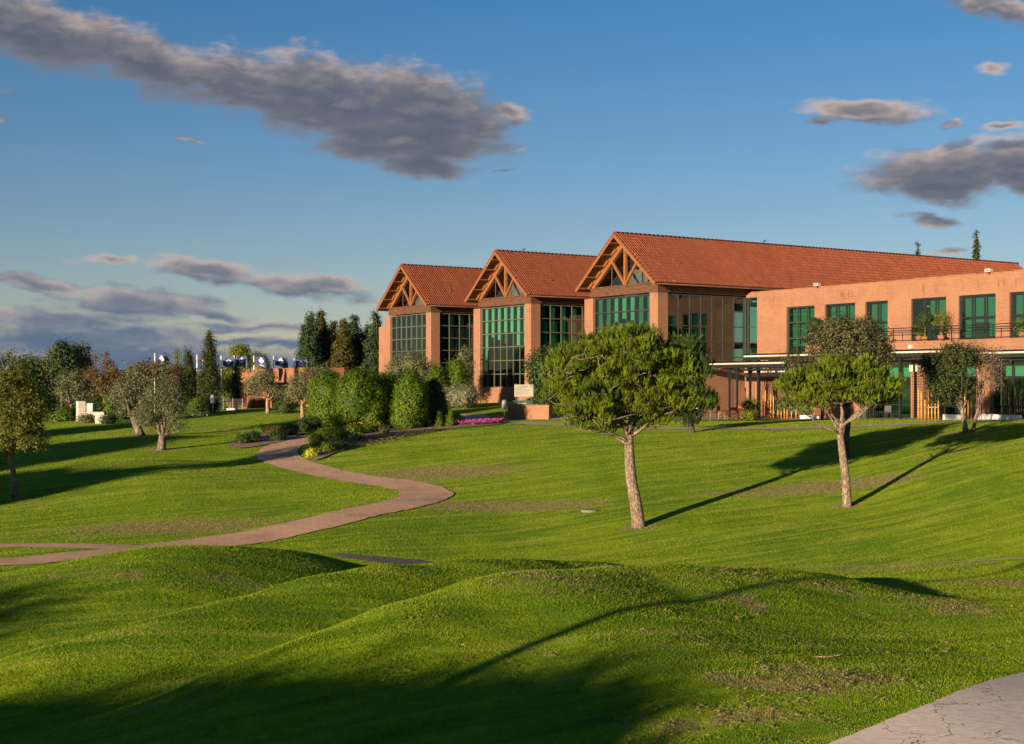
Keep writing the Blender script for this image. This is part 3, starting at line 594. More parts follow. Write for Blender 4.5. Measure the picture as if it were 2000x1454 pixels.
def pine(name, label, basepx, Y, crownpx, fork, m, bark, tr, nclust=150, tufts=14, nn=22, L=.30, clr=.42, group=None, trunkpx=(), low=-.75, under=.35, limbs=9, w_=.012):
    b = hit(*basepx) if Y is None else on(basepx[0], Y); Yb = b.y; k = Yb / F
    o = thing(name, label, 'tree', b, 0, group)
    def loc(px, py, dy=0): v = at(px, py, Yb); return Vector((v.x - b.x, dy, v.z - b.z))
    lob = []
    for l in crownpx:
        px, py, rx, ry = l[:4]; dy = l[4] if len(l) > 4 else 0; v = loc(px, py); lob.append((v.x, dy, v.z, rx * k, rx * k, ry * k))
    c, d = lobes_clumps(lob, nclust, (.12, .98), low); n = nclust
    f = loc(*fork)
    ci = np.repeat(np.arange(n), tufts); kk = len(ci); g_ = unit(kk); g_[:, 2] = np.abs(g_[:, 2]) * .9 + .05
    rad = clr * RNG.uniform(.65, 1.25, n); pos = c[ci] + g_ * (rad[ci] * RNG.uniform(.35, 1, kk))[:, None]
    ax = g_ * .35 + d[ci] * .2 + np.array([0, 0, .95]) + unit(kk) * .18; ax /= np.linalg.norm(ax, axis=1, keepdims=True)
    Ls = L * RNG.uniform(.7, 1.25, kk) * np.where(d[ci, 2] < -.2, .8, 1)
    keep = RNG.uniform(0, 1, kk) > np.where(d[ci, 2] < -.25, under, 0)
    pos, ax, Ls, ci = pos[keep], ax[keep], Ls[keep], ci[keep]
    co, fc = needle_tufts(pos, ax, Ls, nn, .55, w_)
    ct = np.clip(RNG.normal(.5, .2, n), 0, 1); tt = np.clip(ct[ci] + RNG.normal(0, .2, len(ci)), 0, 1); ti = np.clip(np.repeat(tt, nn) + RNG.normal(0, .12, len(fc)), 0, 1)
    new_obj('crown', np_mesh('crown', co, fc, ti), m, o)
    tp = [Vector((0, 0, -.12))] + [loc(*q) for q in trunkpx] + [f]; nt = len(tp)
    mb = MB(); mb.tube(catmull(tp, 4), [tr * (1.22 if i == 0 else 1 - .32 * i / (4 * (nt - 1))) for i in range(4 * (nt - 1) + 1)], 12)
    top = f + Vector((0, 0, (max(l[2] + l[5] for l in lob) - f.z) * .55)); lead = [f, f.lerp(top, .5) + Vector((.1, .05, 0)), top]; mb.tube(lead, [tr * .6, tr * .4, tr * .15], 7)
    def crv(a, e, k_, w2, sag):
        ln = (e - a).length; q = []
        for i in range(k_ + 1):
            t = i / k_; p = a.lerp(e, t); p.z -= sag * ln * 4 * t * (1 - t)
            if 0 < i < k_: p += Vector((random.uniform(-1, 1), random.uniform(-1, 1), random.uniform(-1, 1))) * w2 * ln
            q.append(p)
        return q
    lim = [lead]; order = list(RNG.permutation(n))
    low_ = sorted(order, key=lambda i: c[i][2])
    sel = [low_[int(i * n / limbs * .75)] for i in range(limbs)]
    for i in sel:
        t = Vector(c[i]); st = f.lerp(top, random.uniform(0, .3)) if i != sel[0] else f; p = crv(st, st.lerp(t, .92), 5, .03, .05); lim.append(p)
        mb.tube(p, [tr * (.30 - .25 * q / 5) for q in range(6)], 6)
    for i in order:
        t = Vector(c[i]); cand = min((q for p in lim for q in p), key=lambda q: (q - t).length + .35 * abs(q.z - t.z) + (0.6 if q.z > t.z else 0))
        p = crv(cand, t, 3, .05, .04); mb.tube(p, [tr * .09, tr * .07, tr * .05, tr * .03], 4)
        if random.random() < .5: lim.append(p)
    mb.build('trunk', bark, o); return o
def bush(name, label, px, py, rx, ry, m, Y=None, clumps=120, per=26, leaf=.10, spread=.22, group=None, core=.82, cat='shrub', shell=(.86, 1.0), low=-.35, lob=None, sunk=.25, tip=0, wr=.5):
    """a shrub standing on the ground: px, py foot; rx, ry half size in photo pixels"""
    b = hit(px, py) if Y is None else on(px, Y); k = b.y / F
    if lob is None:
        if tip: lob = [(0, 0, ry * k * 2 * t * .8 + ry * k * .25, rx * k * (1 - t * .78), rx * k * (1 - t * .78), ry * k * .42) for t in (0, .33, .66, .95)]
        else: lob = [(0, 0, ry * k * (1 - sunk), rx * k, rx * k, ry * k)]
    else: lob = [((a - px) * k, dy, (py - c) * k, d_ * k, d_ * k * dp, e * k) for a, c, d_, e, dy, dp in lob]
    me, cc = crown_mesh(lob, clumps, per, leaf, spread, shell, wr, .25, low, core, 1.0, 1.5 if core > .7 else .8); me.name = name
    o = new_obj(name, me, m, None, b); tag(o, label, cat, group); return o
# ---------------------------------------------------------------- the clubhouse: local x = into the building, y = along the gabled front, z = eye-relative
K0 = Vector((10.49, 100.0, EYE - 2.7)); BZ = 2.7; BR = math.atan2(.552, .834)
UX, VX = Vector((math.cos(BR), math.sin(BR), 0)), Vector((-math.sin(BR), math.cos(BR), 0))
def bw(u, v, z=0): return Vector((K0.x, K0.y, EYE + z)) + UX * u + VX * v
club = thing('clubhouse', 'long orange brick clubhouse with three tiled timber gables and green glass', 'building', K0, BR)
L0 = (0, 0, BZ)
def cpart(name, mb, m, label=None):
    o = mb.build(name, m, club, L0)
    if label: o['label'] = label
    return o
_pane = {}
def pane_mesh(w_, h, axis):
    key = (round(w_, 3), round(h, 3), axis)
    if key not in _pane: _pane[key] = (MB().box(-.012, -w_ / 2, -h / 2, .012, w_ / 2, h / 2) if axis == 'v' else MB().box(-w_ / 2, -.012, -h / 2, w_ / 2, .012, h / 2)).mesh('pane')
    return _pane[key]
def glazing(axis, c, a0, a1, z0, z1, nc, nr, gm, fm, bar=.06, dep=.09, name='window', rows=None, label=None, zs=None):
    """a framed window: axis 'v' stands in the plane x=c and runs along y; 'u' stands in the plane y=c and runs along x"""
    mb = MB(); st = (a1 - a0) / nc; zs = zs or [z0 + (z1 - z0) * i / nr for i in range(nr + 1)]
    def bx(p0, p1, q0, q1, d):
        if axis == 'v': mb.box(c - d, p0, q0, c + d, p1, q1)
        else: mb.box(p0, c - d, q0, p1, c + d, q1)
    for i in range(nc + 1):
        h = bar if i in (0, nc) else bar * .5; x = a0 + st * i
        bx(max(a0, x - h), min(a1, x + h), zs[0], zs[-1], dep / 2)
    for j, z in enumerate(zs):
        h = bar if j in (0, len(zs) - 1) else bar * .5
        bx(a0 + .001, a1 - .001, max(zs[0] - .002, z - h), min(zs[-1] + .002, z + h), dep / 2 - .004)
    o = cpart(name, mb, fm, label)
    for i in range(nc):
        for j in range(len(zs) - 1):
            w_, h_ = st - bar * .5, zs[j + 1] - zs[j] - bar * .5; me = pane_mesh(w_, h_, axis)
            if not len(me.materials): me.materials.append(gm)
            x, z = a0 + st * (i + .5), (zs[j] + zs[j + 1]) / 2
            p = new_obj('pane', me, None, o, (c, x, z) if axis == 'v' else (x, c, z))
            if me.materials[0] != gm: p.material_slots[0].link = 'OBJECT'; p.material_slots[0].material = gm
            if axis == 'v': p.rotation_euler = (random.uniform(-.004, .004), random.uniform(-.006, .006), random.uniform(-.006, .006))
            else: p.rotation_euler = (random.uniform(-.006, .006), 0, random.uniform(-.006, .006))
    return o
def tile_slope(v_ridge, side, x0, x1, nm='roof_tiles'):
    """overlapping half-round clay tiles, ridge to eave; side -1 faces the viewer"""
    run, pitch, wid, nl = 4.78, .816, .225, 15; nc = int((x1 - x0) / wid); V, Fc, T = [], [], []
    sl = 1 / math.hypot(1, pitch); nrm = np.array([0, side * pitch * sl, sl])
    prof = [(-.32, 0), (-.25, .068), (0, .11), (.25, .068), (.32, 0)]
    i_ = np.arange(nc); colv = RNG.normal(0, .08, nc)
    for l in range(nl):
        h0, h1 = run * l / nl, run * (l + 1) / nl + .03
        jx = RNG.normal(0, .006, nc); tt = np.clip(RNG.normal(.5, .16, nc) + colv, 0, 1); xs = x0 + (i_ + .5) * wid + jx
        base = len(V) and sum(len(a) for a in V) or 0
        blk = []
        for (h, lift, sc) in ((h0, .012, .88), (h1, .035, 1.0)):
            for px, pz in prof:
                p = np.c_[xs + px * wid * sc, np.full(nc, v_ridge + side * h), np.full(nc, 11.30 - pitch * h)] + nrm * (pz * sc + lift)
                blk.append(p)
        co = np.stack(blk, 1)     # nc,10,3
        o = sum(len(a) for a in V); V.append(co.reshape(-1, 3))
        b = o + i_[:, None] * 10
        for q in range(4): Fc.append(np.c_[b + q, b + q + 1, b + q + 6, b + q + 5] if side < 0 else np.c_[b + q + 1, b + q, b + q + 5, b + q + 6]); T.append(tt)
        Fc.append(np.c_[b + 5, b + 6, b + 8, b + 9]); T.append(tt * .2)
    me = np_mesh(nm, np.concatenate(V), np.concatenate(Fc), np.concatenate(T), smooth=False)
    o = new_obj(nm, me, M['tile'], club, L0); o['kind'] = 'stuff'; return o
def bay(v0, depth, gm, gz0, blinds, gm_side, frame, side_len, side_rows, clerestory=True, plinth=True):
    c = v0 + 3.9
    # brick columns
    cpart('column', MB().box(0, v0, -4.2, .93, v0 + .93, 6.75), M['brick'])
    cpart('column', MB().box(-.004, v0 + 7.78, -4.2, .95, v0 + 8.86, 6.72), M['brick'])
    cpart('column_cap', MB().box(-.03, v0 - .03, 6.75, .96, v0 + .96, 6.80), M['frame_lt'])
    cpart('plinth', MB().box(.10, v0 + .93, -4.2, .45, v0 + 7.78, gz0), M['brick'])
    glazing('v', .22, v0 + .93, v0 + 7.78, gz0, 6.72, 7, round((6.72 - gz0) / 1.14), gm, frame, .07, .12)
    # timber ring beam
    cpart('timber_beam', MB().box(-.05, v0 - .03, 6.80, .40, v0 + 8.02, 7.42), M['beamwood'])
    cpart('timber_beam', MB().box(.403, v0 - .028, 6.82, depth, v0 + .36, 7.38), M['beamwood'])
    cpart('timber_moulding', MB().box(-.11, v0 - .09, 7.42, .40, v0 + 8.06, 7.48), M['beamwood'])
    # truss
    th = math.atan(.816)
    for s_ in (-1, 1):
        hb, ht = 4.05, .12
        a = (.14, c + s_ * hb, 11.30 - .816 * hb - .44); b = (.14, c + s_ * ht, 11.30 - .816 * ht - .44)
        cpart('rafter', MB().bar(a, b, .26, .52, (0, s_ * .6, .77)), M['wood'])
        n_ = 5
        for q in range(n_):           # purlins carried on stepped corbels
            h = .45 + q * (4.30 - .45) / (n_ - 1); z = 11.30 - .816 * h - .30
            cpart('purlin', MB().bar((-.93, c + s_ * h, z), (1.6, c + s_ * h, z), .08, .12, (0, s_ * .6, .77)), M['wood'])
        for q in range(4):
            h = .95 + q * .95; z = 11.30 - .816 * h - .30
            cpart('corbel', MB().bar((.02, c + s_ * h, z + .02), (.02, c + s_ * (h + .55), z + .02 - .55 * .816), .30, .20, (0, s_ * .6, .77)), M['wood'])
        cpart('strut', MB().bar((.10, c + s_ * .10, 7.62), (.10, c + s_ * 1.62, 9.42), .17, .17), M['wood'])
    cpart('king_post', MB().box(.0, c - .11, 7.50, .20, c + .11, 10.75), M['wood'])
    cpart('bottom_chord', MB().box(.06, v0 + .1, 7.48, .26, v0 + 7.9, 7.55), M['beamwood'])
    gp_ = cpart('gable_glass', MB().add([(.32, c - 3.85, 7.56), (.32, c + 3.85, 7.56), (.32, c, 10.75), (.34, c - 3.85, 7.56), (.34, c + 3.85, 7.56), (.34, c, 10.75)], [(0, 2, 1), (3, 4, 5), (0, 1, 4, 3), (1, 2, 5, 4), (2, 0, 3, 5)]), M['clear'])
    for s_ in (-1, 1): MBx = new_obj('glazing_bar', MB().bar((.30, c + s_ * 1.9, 7.6), (.30, c + s_ * 1.9, 9.2), .04, .04).mesh('glazing_bar'), M['frame_lt'], gp_)
    cpart('inner_brace', MB().bar((1.2, c - 3.0, 7.9), (1.2, c - .2, 9.6), .12, .18), M['white'])
    cpart('inner_ceiling', MB().box(.6, v0 + .4, 7.2, depth, v0 + 7.7, 7.26), M['inner'])
    cpart('inner_lining', MB().box(2.4, v0 + .6, 7.27, 2.5, v0 + 7.2, 8.9), M['inner'])
    # roof deck: soffit boards under, tiles over
    for s_ in (-1, 1):
        e = 4.74; dz = .05
        def P_(x, h, off): return (x, c + s_ * h, 11.30 - .816 * h + off)
        v = [P_(-.98, 0, -.06), P_(-.98, e, -.06), P_(depth, e, -.06), P_(depth, 0, -.06), P_(-.98, 0, -.19), P_(-.98, e, -.19), P_(depth, e, -.19), P_(depth, 0, -.19)]
        cpart('roof_deck', MB().add(v, [(0, 1, 2, 3), (7, 6, 5, 4), (0, 4, 5, 1), (1, 5, 6, 2), (2, 6, 7, 3), (3, 7, 4, 0)]), M['soffit'])
        cpart('verge_board', MB().bar(P_(-1.0, .05, -.16), P_(-1.0, 4.78, -.16), .05, .20, (0, s_ * .6, .77)), M['wood'])
        tl = MB()
        for q in range(16):
            h0, h1 = 4.80 * q / 16, 4.80 * (q + 1) / 16 + .05
            tl.tube([P_(-.96, h0, .01), P_(-.96, h1, .035)], [.075, .095], 7)
        o = cpart('verge_tiles', tl, M['tile']); o['kind'] = 'stuff'
        tile_slope(c, s_, -.86, depth)
        cpart('gutter', MB().tube([(-.9, c + s_ * 4.86, 11.30 - .816 * 4.86 - .03), (depth, c + s_ * 4.86, 11.30 - .816 * 4.86 - .03)], .045, 6), M['beamwood'])
    rg = MB(); x = -1.02
    while x < depth: rg.tube([(x, c, 11.30), (x + .48, c, 11.325)], [.12, .145], 8); x += .42
    o = cpart('ridge_tiles', rg, M['tile']); o['kind'] = 'stuff'
    # eave rafters' ends and the clerestory under the eave
    x = 1.6
    while x < min(depth, 16): cpart('rafter_end', MB().bar((x, v0 - .72, 7.46), (x, v0 + .2, 8.16), .12, .15), M['beamwood']); x += 2.1
    glazing('u', v0 + .18, 1.0, min(depth, 13.0), 7.40, 7.78, 6 if depth > 10 else 4, 1, M['clear'], M['frame_lt'], .05, .06, name='clerestory')
    # side wall
    glazing('u', v0 + .16, .93, side_len, side_rows[0], 6.72, round((side_len - .93) / 1.09), 0, gm_side, frame, .07, .12, zs=side_rows)
    cpart('side_wall', MB().box(.93, v0 + .06, -4.2, side_len, v0 + .42, side_rows[0]), M['brick'])
    # rooms behind the glass
    cpart('inner_floor', MB().box(.5, v0 + .45, gz0 - .30, min(depth, 14), v0 + 8.2, gz0 - .02), M['inner'])
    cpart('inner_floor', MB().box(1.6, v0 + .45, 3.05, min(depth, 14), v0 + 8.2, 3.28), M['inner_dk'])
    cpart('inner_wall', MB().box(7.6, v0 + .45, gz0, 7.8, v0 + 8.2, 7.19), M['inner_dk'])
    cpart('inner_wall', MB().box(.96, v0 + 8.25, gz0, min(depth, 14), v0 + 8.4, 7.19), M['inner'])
    for (col_, z0, z1, w_, mm) in blinds:
        st = 6.85 / 7; y = v0 + .93 + st * (6 - col_) + st * .5
        cpart('blind', MB().box(.42, y - w_ / 2, z0, .45, y + w_ / 2, z1), M[mm])
Z = [-.10 + 1.137 * i for i in range(7)]
B2 = [(i, Z[4] + .1, 6.70, .56, 'white_blind') for i in range(7)] + [(i, Z[4] - .25 * (i % 3), Z[4] + .08, .56, 'white_blind') for i in (0, 1, 2)] + [(5, Z[3] + .1, Z[4] + .08, .60, 'white_blind'), (6, Z[3] + .1, Z[4] + .08, .5, 'white_blind'), (3, Z[3] + .3, Z[4] + .08, .4, 'curtain'), (0, Z[2], Z[4], .5, 'white_blind')]
B3 = [(2, Z[4] + .4, 6.7, .55, 'blind'), (3, Z[4] + .6, 6.7, .62, 'blind'), (4, Z[4] + .45, 6.7, .60, 'blind')] + [(i, Z[3], 6.7, .55, 'curtain') for i in (0, 1, 5, 6)]  # outer panels darker: the weaker light on them is put into the colour
B1 = [(i, Z[3] + .3 * (i % 2), 6.7, .40, 'curtain') for i in (1, 2, 3, 4, 5)]  # dimmer look of this reflecting bay is put into the panel colour
bay(0.0, 46, M['glass_a'], -.10, B3, M['glass_b'], M['frame'], 8.50, [1.75, 2.15, 3.29, 4.44, 5.58, 6.72])
bay(16.2, 24, M['glass_a'], -.10, B2, M['glass_a'], M['frame_lt'], 7.5, [-.10] + Z[1:6] + [6.72])
bay(32.4, 24, M['glass_b'], -.10, B1, M['glass_b'], M['frame_lt'], 7.5, [-.10] + Z[1:6] + [6.72])
for v0 in (16.2, 32.4):                       # curtains behind the flank of the bay
    for k_, (x0, x1) in enumerate(((1.3, 1.75), (2.2, 2.75), (3.4, 3.8), (4.5, 5.1), (5.7, 6.2))):
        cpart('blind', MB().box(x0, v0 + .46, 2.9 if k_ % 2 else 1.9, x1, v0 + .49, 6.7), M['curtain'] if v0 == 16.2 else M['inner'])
# linking walls between the bays, low wing left of the first bay
cpart('link_wall', MB().box(7.5, 8.86, -4.2, 7.9, 16.26, 6.2), M['brick']); cpart('link_wall', MB().box(7.5, 25.06, -4.2, 7.9, 32.46, 6.2), M['brick'])
cpart('end_pier', MB().box(.25, 41.27, -4.2, 1.6, 42.95, 5.78), M['brick'])
cpart('end_wall', MB().box(1.6, 41.30, -4.2, 20, 41.9, 6.0), M['brick'])
# right hand wing, its front in the plane x = WU, running towards negative y
WU = 8.57
wins = [(4.22, 7.01, 2.33, 3, 3), (8.0, 10.82, 2.95, 3, 2), (11.73, 13.70, 2.95, 2, 2), (15.68, 18.53, 2.95, 3, 2), (19.5, 22.3, 2.95, 3, 2), (23.3, 26.1, 2.95, 3, 2), (27.3, 30.1, 2.95, 3, 2), (31.2, 34, 2.95, 3, 2)]
edges = [1.17] + [e for w_ in wins for e in w_[:2]] + [42]
for a, b in zip(edges[0::2], edges[1::2]): cpart('wing_pier', MB().box(WU, -b, 2.90 if a > 7.5 else -4.2, WU + .45, -a, 5.76), M['brick'])
cpart('wing_parapet', MB().box(WU, -42, 5.76, WU + .45, -1.17, 7.02), M['brick']); cpart('wing_parapet', MB().box(WU, -1.17, 6.66, WU + .45, .02, 7.02), M['brick']); cpart('corner_post', MB().box(8.5, -.02, 1.75, 8.95, .32, 6.66), M['frame'])
cpart('parapet_coping', MB().box(WU - .03, -42.02, 7.02, WU + .50, .05, 7.07), M['stucco'])
for a, b, z0, _, _ in wins[:1]: cpart('window_apron', MB().box(WU, -b, -4.2, WU + .45, -a, z0), M['brick'])
for i, (a, b, z0, nc, nr) in enumerate(wins):
    glazing('v', WU + .20, -b, -a, z0, 5.76, nc, nr, M['glass_a'], M['dark'] if i else M['frame'], .085, .12)
    cpart('blind', MB().box(WU + .62, -b + .05, z0 if i in (0, 1) else (z0 + 1.35 if i in (3,) else z0 + .2), WU + .65, -a - .05 if i != 3 else -a - 1.1, 5.7), M['curtain'])
    if i == 4: cpart('inner_dark_panel', MB().box(WU + .60, -b + .9, z0, WU + .61, -a - .8, z0 + 1.1), M['inner_dk'])  # thin dark panel behind the lower panes of this window
    if i == 3: cpart('ceiling_light', MB().box(WU + 1.2, -a - 2.3, 5.25, WU + 1.3, -a - .3, 5.33), M['white'])
glazing('v', WU + .20, -1.17, -.02, 1.75, 6.72 - .96, 1, 0, M['glass_a'], M['frame'], .07, .12, zs=[1.75, 2.15, 3.29, 4.44, 5.58, 6.66])
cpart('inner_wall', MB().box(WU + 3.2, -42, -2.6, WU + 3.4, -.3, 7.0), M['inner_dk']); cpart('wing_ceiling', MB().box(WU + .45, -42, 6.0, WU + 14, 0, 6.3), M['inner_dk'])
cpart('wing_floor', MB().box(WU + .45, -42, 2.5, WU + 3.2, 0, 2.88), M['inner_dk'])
cpart('roof_flashing', MB().box(WU + 1.2, -19.9, 7.03, WU + 1.5, -14.9, 7.22), M['copper']); cpart('roof_flashing', MB().box(WU + 1.2, -34, 7.03, WU + 1.5, -22.8, 7.22), M['copper'])
# balcony over the ground floor rooms
cpart('balcony', MB().box(WU - 1.5, -42, 2.12, WU, -7.6, 2.86), M['brick']); cpart('balcony_coping', MB().box(WU - 1.54, -42, 2.86, WU - 1.2, -7.58, 2.90), M['stucco'])
cpart('ground_floor_wall', MB().box(WU, -12.2, -4.2, WU + .5, -7.01, 2.88), M['brick']); cpart('ground_floor_wall', MB().box(WU, -4.22, -4.2, WU + .449, .02, 1.75), M['brick'])
for a, b in ((16.9, 17.9), (22.0, 23.0), (29.5, 30.5)): cpart('ground_floor_column', MB().box(WU - 1.45, -b, -4.2, WU - .55, -a, 2.12), M['brick'])
for a, b in ((12.2, 16.9), (17.9, 22.0), (23.0, 29.5), (30.5, 38)): glazing('v', WU - 1.0, -b, -a, -2.3, 2.10, max(2, round((b - a) / 1.3)), 0, M['glass_a'], M['dark'], .08, .1, zs=[-2.3, -1.2, .55, 1.75, 2.10])
for a, b in ((13.2, 16.6), (18.4, 21.6), (23.6, 29.0), (31, 37)): cpart('blind', MB().box(WU - .72, -b, .62, WU - .70, -a, 1.72), M['blind'])
# recessed dark ground floor below the third gable
cpart('coping_strip', MB().box(.93, -.02, 1.62, 8.5, .058, 1.75), M['frame'])
rl = MB()
for z in (3.78, 3.62, 2.98): rl.tube([(WU - 1.42, -42, z), (WU - 1.42, -7.7, z)], .028, 6)
t_ = 7.7
while t_ < 42: rl.box(WU - 1.45, -t_ - .02, 2.90, WU - 1.40, -t_ + .02, 3.80); t_ += 1.55
cpart('railing', rl, M['dark'])
def flood(u, v, z, label):
    o = thing('floodlight', label, 'floodlight', bw(u, v, z), BR, 'floodlights on the parapet')
    MB().box(-.18, -.2, .02, .12, .2, .22).build('housing', M['cream'], o); MB().box(-.20, -.16, .05, -.181, .16, .19).build('lens', M['clear'], o); MB().bar((0, 0, -.12), (0, 0, .05), .05, .05).build('bracket', M['dark'], o)
flood(WU - .12, -7.4, 7.08, 'small floodlight on the brick parapet above the three-row window'); flood(WU - .12, -21.9, 7.08, 'small cream floodlight on the parapet near the right edge'); flood(.9, -.62, 7.38, 'small floodlight under the eave beside the nearest gable')
def wall_box(u, v, z, w_, h, m, name, label, cat):
    o = MB().box(-.18, -w_ / 2, 0, 0, w_ / 2, h).build(name, m, None, bw(u, v, z)); o.rotation_euler = (0, 0, BR); tag(o, label, cat); return o
wall_box(WU - 1.5, -17.0, 2.45, .24, .22, M['white'], 'security_camera', 'small white box lamp on the brick band under the balcony railing', 'wall lamp')
wall_box(WU - 1.47, -17.25, .95, .62, .52, M['cream'], 'wall_heater', 'cream wall box on the brick column beside the bamboo poles', 'wall unit')
# birds on the ridges
for px, v0, lb in ((1023, 16.2, 'small dark bird perched on the ridge of the middle roof'), (1493, 0, 'small dark bird perched on the ridge of the nearest roof')):
    kx = (px - HX) / F; c = v0 + 3.9; A = bw(0, c); u_ = (kx * A.y - A.x) / (UX.x - kx * UX.y)
    mb = MB().tube([(-.16, 0, .10), (-.05, 0, .15), (.06, 0, .19), (.10, 0, .26), (.16, 0, .27)], [.015, .05, .055, .035, .01], 7).tube([(0, 0, 0), (.01, 0, .14)], .012, 5)
    o = mb.build('bird', M['dark'], None, bw(u_, c, 11.43)); tag(o, lb, 'bird')
# ---------------------------------------------------------------- pergolas
def pergola(name, label, u, va, vb, z, posts, depth_, struts=()):
    o = thing(name, label, 'pergola', bw(u, va, z - 4), BR); o.location.z = EYE + z - 4; zz = 4
    L = vb - va
    MB().box(-.10, min(0, L), zz + .02, .02, max(0, L), zz + .125).build('white_fascia', M['cream'], o)
    MB().box(-.06, min(0, L), zz - .22, .06, max(0, L), zz - .003).build('edge_beam', M['dark'], o)
    MB().box(.4, min(0, L), zz - .40, .5, max(0, L), zz - .30).build('lower_beam', M['dark'], o)
    MB().box(depth_ - .1, min(0, L), zz - .2, depth_, max(0, L), zz - .02).build('rear_beam', M['dark'], o)
    n = int(abs(L) / .38)
    me = MB().box(-.02, -.025, zz + .17, depth_, .025, zz + .24).mesh('slat')
    for i in range(n + 1): new_obj('slat', me, M['dark'], o, (0, L * i / n, 0))
    me2 = MB().box(-.02, -.015, zz - .32, .03, .015, zz - .03).mesh('baluster')
    for i in range(int(abs(L) / .45)): new_obj('baluster', me2, M['dark'], o, (.42, math.copysign(.2 + .45 * i, L), 0))
    for (t, w_, up_) in posts:
        P_ = bw(u, t); g_ = gz(P_.x, P_.y) - o.location.z
        MB().box(-w_ / 2 + .2, t - va - w_ / 2, g_ - .1, w_ / 2 + .2, t - va + w_ / 2, zz - .2).build('post', M['dark'], o)
        if up_:
            for q in (-.32, .32): MB().bar((.2, t - va, g_ + 2.2), (.2, t - va + q, zz - .05), .05, .06, (1, 0, 0)).build('strut', M['dark'], o)
    return o
def tpx(px, u):   # position along y of a plane x = u on the sight line of a photo column
    A = bw(u, 0); k = (px - HX) / F; return (k * A.y - A.x) / (VX.x - k * VX.y)
U1, U2 = WU - 5.5, WU - 4.0
pergola('pergola', 'lower black steel pergola with cream edge beside the tall glass corner', U1, tpx(1340, U1), tpx(1533, U1), 1.52, [(tpx(1351, U1), .13, False), (tpx(1420.8, U1), .11, True), (tpx(1435.5, U1), .11, True)], 3.2)
pergola('pergola', 'long black steel pergola with cream edge under the balcony', U2, tpx(1454.5, U2), tpx(1875, U2), 2.06, [(tpx(1461, U2), .14, True), (tpx(1477.5, U2), .18, False), (tpx(1602, U2), .14, True), (tpx(1690, U2), .13, False), (tpx(1754, U2), .16, False), (tpx(1836, U2), .13, False)], 2.4)
pergola('pergola', 'black slatted pergola with cream edge at the right border of the picture', U2 + 1.0, tpx(1875, U2 + 1.0), -36, 1.92, [(-30, .2, False), (-35.5, .2, False)], 1.4)
# wire trellises
def trellis(px, u, w_, z0, z1, label):
    v = tpx(px, u); P_ = bw(u, v); g_ = gz(P_.x, P_.y); o = MB(); h = z1 + EYE - g_
    for i in range(int(w_ / .16) + 1): o.bar((0, -w_ / 2 + i * .16, z0 + 2.2), (0, -w_ / 2 + i * .16, h), .016, .016)
    for j in range(int((h - z0 - 2.2) / .17) + 1): o.bar((0, -w_ / 2, z0 + 2.2 + j * .17), (0, w_ / 2, z0 + 2.2 + j * .17), .016, .016)
    q = o.build('wire_trellis', M['dark'], None, (P_.x, P_.y, g_)); q.rotation_euler = (0, 0, BR); tag(q, label, 'trellis')
trellis(1428, U1 + .2, .5, -2.2, 1.3, 'narrow wire trellis between the two struts of the lower pergola'); trellis(1469, U2 + .2, .5, -2.2, 1.8, 'wire trellis beside the thick black pergola post')
trellis(1791, WU - 1.62, .95, -2.2, 1.0, 'square wire trellis on the brick column with the cream box'); trellis(1896, WU - 1.62, .9, -2.2, 1.0, 'square wire trellis on the brick column behind the twin olive trunks')
# white awning
v0, v1 = tpx(1454, WU - 1.2), tpx(1538, WU - 1.2); P_ = bw(WU - 1.2, v0)
o = thing('awning', 'cream rolled awning on the brick wall beneath the long pergola', 'awning', (P_.x, P_.y, EYE + 1.0), BR)
mb = MB(); mb.add([(0, 0, 0), (1.2, 0, .55), (1.2, v1 - v0, .55), (0, v1 - v0, 0), (0, 0, .10), (1.2, 0, .65), (1.2, v1 - v0, .65), (0, v1 - v0, .10)], [(3, 2, 1, 0), (4, 5, 6, 7), (0, 1, 5, 4), (1, 2, 6, 5), (2, 3, 7, 6), (3, 0, 4, 7)]); mb.build('canopy', M['cream'], o)
MB().box(-.05, v1 - v0, -.30, -.02, 0, .12).build('valance', M['cream'], o)
# ---------------------------------------------------------------- far gatehouse of terracotta render
GA, GB = Vector((-28.0, 139.0, 0)), Vector((-17.4, 117.2, 0)); gd = GB - GA; GL = gd.length; gr = math.atan2(gd.y, gd.x)
gh = thing('gatehouse', 'low flat terracotta gatehouse with square pillars behind the olive tree', 'building', (GA.x, GA.y, 3.0), gr)
def gpart(name, a, b, m): MB().box(*a, *b).build(name, m, gh)
gpart('parapet_band', (0, 0, 3.35), (GL, 3.4, 4.52), M['stucco'])
gpart('coping', (-.05, -.06, 4.52), (GL, 3.45, 4.60), M['stucco'])
gpart('back_wall', (0, 3.0, -1), (GL, 3.3, 3.35), M['stucco'])
for a, b in ((0, 2.6), (5.6, 6.8), (12.5, 14.2), (19.5, 21), (25, GL)): gpart('pillar', (a, .02, -1), (b, 1.6, 3.35), M['stucco'])
gpart('porch_floor', (0, 0, -.4), (GL, 3, -.05), M['stone'])
